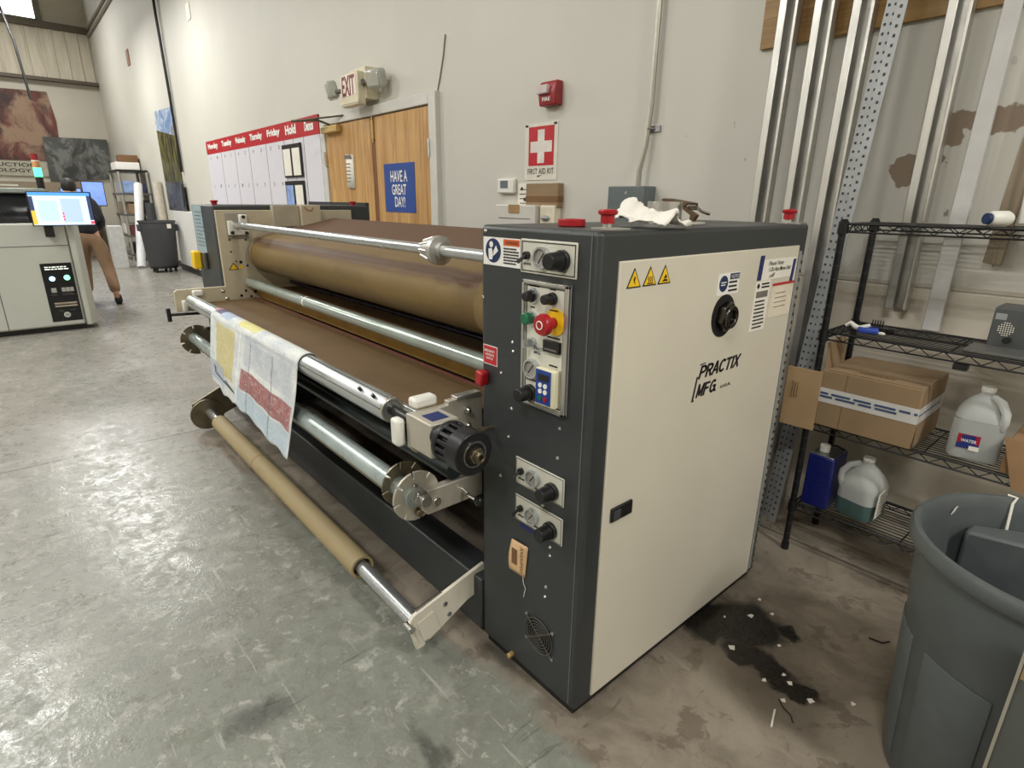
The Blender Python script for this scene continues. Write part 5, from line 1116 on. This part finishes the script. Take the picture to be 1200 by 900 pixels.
skin('body', V, Ed, [.09, .11, .065, .075, .085, .055, .045, .04, .035, .055, .045, .04, .035, .06, .042, .03, .032, .06, .042, .03, .032], SKIN)
skin('trousers', [(-9.96, .86, 1.0), hipc, (-9.94, .945, .86), Rk, (-9.64, 1.01, .16), (-9.96, .775, .86), Lk, (-10.12, .73, .12)], [(0, 1), (1, 2), (2, 3), (3, 4), (1, 5), (5, 6), (6, 7)], [.135, .145, .112, .082, .070, .112, .082, .070], TAN, 1)
skin('jacket', [(-9.96, .86, .90), (-10.0, .845, 1.06), chest, (-10.12, .80, 1.37), Rs, Re, (-10.20, 1.0, 1.0), Ls, Le, (-10.34, .56, 1.035)], [(0, 1), (1, 2), (2, 3), (3, 4), (4, 5), (5, 6), (3, 7), (7, 8), (8, 9)], [.150, .145, .158, .095, .085, .062, .048, .085, .062, .048], JKT, 2)
obj('hair', B().ball((-10.165, .77, 1.575), (.10, .088, .105), 18, 12), HAIR, PS)
obj('shoe', B().ball((-9.68, 1.025, .065), (.055, .048, .085), 14, 10).box(-9.66, -9.62, .985, 1.06, .03, .14), SHOE, PS, bevel=.015)
obj('shoe', B().ball((-10.20, .725, .045), (.135, .048, .046), 14, 10), SHOE, PS)

# ---------------------------------------------------------------- far end
hw_ = thing('large_print', 'large hanging print of red brown and pale blotches on the far wall', 'print', (-21.1, 0, 2.4))
obj('print_sheet', B().prism([(-21.17, -2.2, 2.33), (-21.17, 1.50, 2.36), (-21.17, 1.60, 2.8), (-21.17, 1.64, 3.4), (-21.17, 1.56, 4.12), (-21.17, -2.2, 4.05)], (-.026, 0, 0)), art_mat('red_print', (48, 24, 20), (104, 48, 40), (150, 122, 98), 1.6, (1, 1.2, 1), .5), hw_)
pg = thing('production_sign', 'long pale sign with dark serif lettering under the red print', 'sign', (-20.95, 0, 2.0))
obj('sign_board', B().box(-21.199, -21.15, -2.4, 1.22, 1.95, 2.325), mat('sign_cream', (176, 172, 154), .5), pg)
obj('lettering', B().text('PRODUCTION', (-21.149, -.42, 2.185), Y, Z, 1.42, .095, 0, .012), INK, pg)
obj('lettering', B().text('TECHNOLOGY', (-21.149, -.60, 2.04), Y, Z, 1.46, .095, 0, .012), INK, pg)
solo('grey_print', B().prism([(-21.12, 1.22, 1.80), (-21.12, 2.70, 1.95), (-21.12, 2.72, 3.0), (-21.12, 1.26, 2.98)], (-.03, 0, 0)), art_mat('grey_photo', (52, 54, 52), (120, 122, 118), (74, 76, 74), 1.6, (1, 1.3, 1)), 'grey monochrome print hanging in front of the far wall corner', 'print', (-21.12, 2, 1.8))
solo('far_partition', B().box(-18.0, -17.9, -1.5, 1.92, 0, 1.75), mat('partition_tan', (142, 128, 108), .7, 0, .05), 'tan office partition behind the person and the far screens', 'partition', (-17.95, .2, 0))
dk = thing('far_desk', 'dark desk in front of the tan partition behind the person', 'desk', (-17.3, .6, 0))
obj('desk_top', B().box(-17.8, -17.0, -1.2, 1.75, .72, .76), CANDARK, dk)
for yy in (-1.1, 1.65): obj('leg', B().box(-17.7, -17.1, yy - .03, yy + .03, 0, .72), BLACKM, dk)
for nm, y0, y1, z0, z1, xx, lab in (('far_monitor', 1.10, 1.50, 1.28, 1.62, -16.9, 'smaller lit computer screen just right of the person, on the desk'), ('far_monitor', 1.54, 1.98, 1.22, 1.78, -17.2, 'larger lit computer screen beside the shelving, on the desk')):
    t = thing(nm, lab, 'monitor', (xx, (y0 + y1) / 2, .76))
    obj('monitor_case', B().box(xx - .05, xx, y0, y1, z0, z1), BLACK, t, bevel=.008)
    obj('screen', B().box(xx, xx + .004, y0 + .015, y1 - .015, z0 + .02, z1 - .02), mat('far_screen', (120, 150, 214), .3, 0, .3, 4, 0, .7), t)
    obj('stand', B().box(xx - .04, xx - .02, (y0 + y1) / 2 - .03, (y0 + y1) / 2 + .03, .78, z0 + .02).box(xx - .12, xx + .08, (y0 + y1) / 2 - .1, (y0 + y1) / 2 + .1, .761, .78), BLACK, t)
solo('white_carton', B().box(-15.0, -14.6, 1.62, 1.86, 0, .86), mat('white_carton', (200, 200, 198), .6), 'tall white carton on the floor left of the far shelving', 'carton', (-14.8, 1.75, 0), bevel=.006)
FR = thing('storage_rack', 'grey metal storage rack crowded with supplies in the far corner', 'shelf', (-16.6, 2.45, 0))
GP = mat('rack_post_grey', (170, 168, 160), .4, .4)
for px, py in ((-16.1, 2.17), (-16.1, 2.72), (-17.3, 2.17), (-17.3, 2.72)): obj('post', B().cyl((px, py, 0), (px, py, 2.02), .03, n=10), GP, FR)
for zz in (.12, .55, 1.02, 1.48, 1.98): obj('rack_shelf', B().box(-17.33, -16.07, 2.14, 2.75, zz, zz + .045), BLACKM if zz > 1.9 else mat('rack_shelf_grey', (92, 90, 86), .5), FR, bevel=.004)
def pile(nm, x0, x1, y0, y1, z, h, m, lab, cat):
    solo(nm, B().box(x0, x1, y0, y1, z, z + h), m, lab, cat, ((x0 + x1) / 2, (y0 + y1) / 2, z), bevel=.008)
pile('white_ream', -16.9, -16.15, 2.16, 2.62, 2.026, .16, WHITE, 'white paper packet on top of the storage rack', 'paper')
pile('dark_case', -17.3, -16.95, 2.35, 2.74, 2.026, .36, CARDD, 'dark brown case on top of the storage rack behind the white packet', 'case')
pile('blue_bundle', -16.7, -16.12, 2.20, 2.46, 1.526, .26, mat('pale_blue_bundle', (140, 164, 206), .7, 0, .2, 8), 'pale blue bundle on the upper shelf of the storage rack', 'bundle')
pile('navy_bundle', -16.7, -16.14, 2.47, 2.67, 1.526, .20, mat('navy_bundle', (44, 46, 84), .7, 0, .2, 8), 'navy folded bundle on the upper shelf of the storage rack', 'bundle')
pile('brown_box', -16.7, -16.12, 2.25, 2.44, 1.066, .22, CARD, 'brown box on the middle shelf of the storage rack', 'box')
pile('red_box', -16.6, -16.12, 2.20, 2.36, .596, .20, mat('dull_red', (112, 58, 56), .6), 'dull red box on the lower shelf of the storage rack', 'box')
pile('black_box', -16.6, -16.12, 2.20, 2.55, .166, .25, BLACK, 'black box on the bottom shelf of the storage rack', 'box')
pile('yellow_box', -16.5, -16.12, 2.57, 2.70, .166, .22, mat('dull_yellow', (190, 160, 70), .6), 'small yellow box on the bottom shelf of the storage rack', 'box')
pile('black_case', -16.7, -16.12, 2.47, 2.67, 1.066, .30, BLACK, 'black case beside the brown box on the middle shelf of the storage rack', 'case')
pile('dark_crate', -16.6, -16.12, 2.40, 2.67, .596, .34, CANDARK, 'dark grey crate on the lower shelf of the storage rack', 'crate')
pile('grey_packet', -17.2, -16.75, 2.20, 2.60, 1.066, .26, GREYW, 'grey brown packet at the back of the middle shelf of the storage rack', 'packet')
pile('pale_packet', -17.2, -16.75, 2.20, 2.55, .596, .24, PAPER, 'pale packet at the back of the lower shelf of the storage rack', 'packet')
def rollp(nm, x, y, z1, r, m, lab, lx=0, ly=0):
    solo(nm, B().cyl((x, y, 0), (x + lx, y + ly, z1), r, n=20), m, lab, 'roll', (x, y, 0))
WR = mat('white_roll', (214, 214, 216), .5, 0, .04)
rollp('paper_roll', -14.45, 2.05, 1.70, .085, WR, 'tall white paper roll leaning left of the dark bin against the storage rack', -1.25, .40)
rollp('paper_roll', -14.9, 2.68, 1.76, .085, mat('warm_roll', (206, 198, 184), .5), 'cream white paper roll standing right of the dark grey tube', -.0, .0)
rollp('dark_tube', -14.9, 2.43, 1.32, .085, CANDARK, 'dark grey tube standing just behind the dark bin', -.02, .05)
DB = thing('dark_bin', 'dark grey round bin on a wheeled dolly by the far wall ledge', 'bin', (-13.5, 2.31, 0))
obj('bin_wall', B().lathe([(.0, .12), (.255, .12), (.265, .14), (.305, .78), (.312, .80), (.315, .96), (.33, .965), (.33, 1.0), (.315, 1.0), (.30, .95), (.25, .15), (0, .15)], (-13.5, 2.31, 0), Z, 40), CANDARK, DB)
for s in (-1, 1): obj('handle', B().box(-13.58, -13.42, 2.31 + s * .318 - .03, 2.31 + s * .318 + .03, .80, .93), CANDARK, DB, bevel=.015)
obj('bin_label', B().box(-13.215, -13.175, 2.42, 2.49, .86, .94), PAPER, DB)
obj('dolly', B().cyl((-13.5, 2.31, .08), (-13.5, 2.31, .12), .25, n=32), BLACK, DB)
for a in (20, 92, 164, 236, 308): obj('caster', B().cyl((-13.5 + .2 * math.cos(math.radians(a)), 2.29 + .2 * math.sin(math.radians(a)), .04), (-13.5 + .2 * math.cos(math.radians(a)), 2.33 + .2 * math.sin(math.radians(a)), .04), .04, n=14), BLACK, DB)
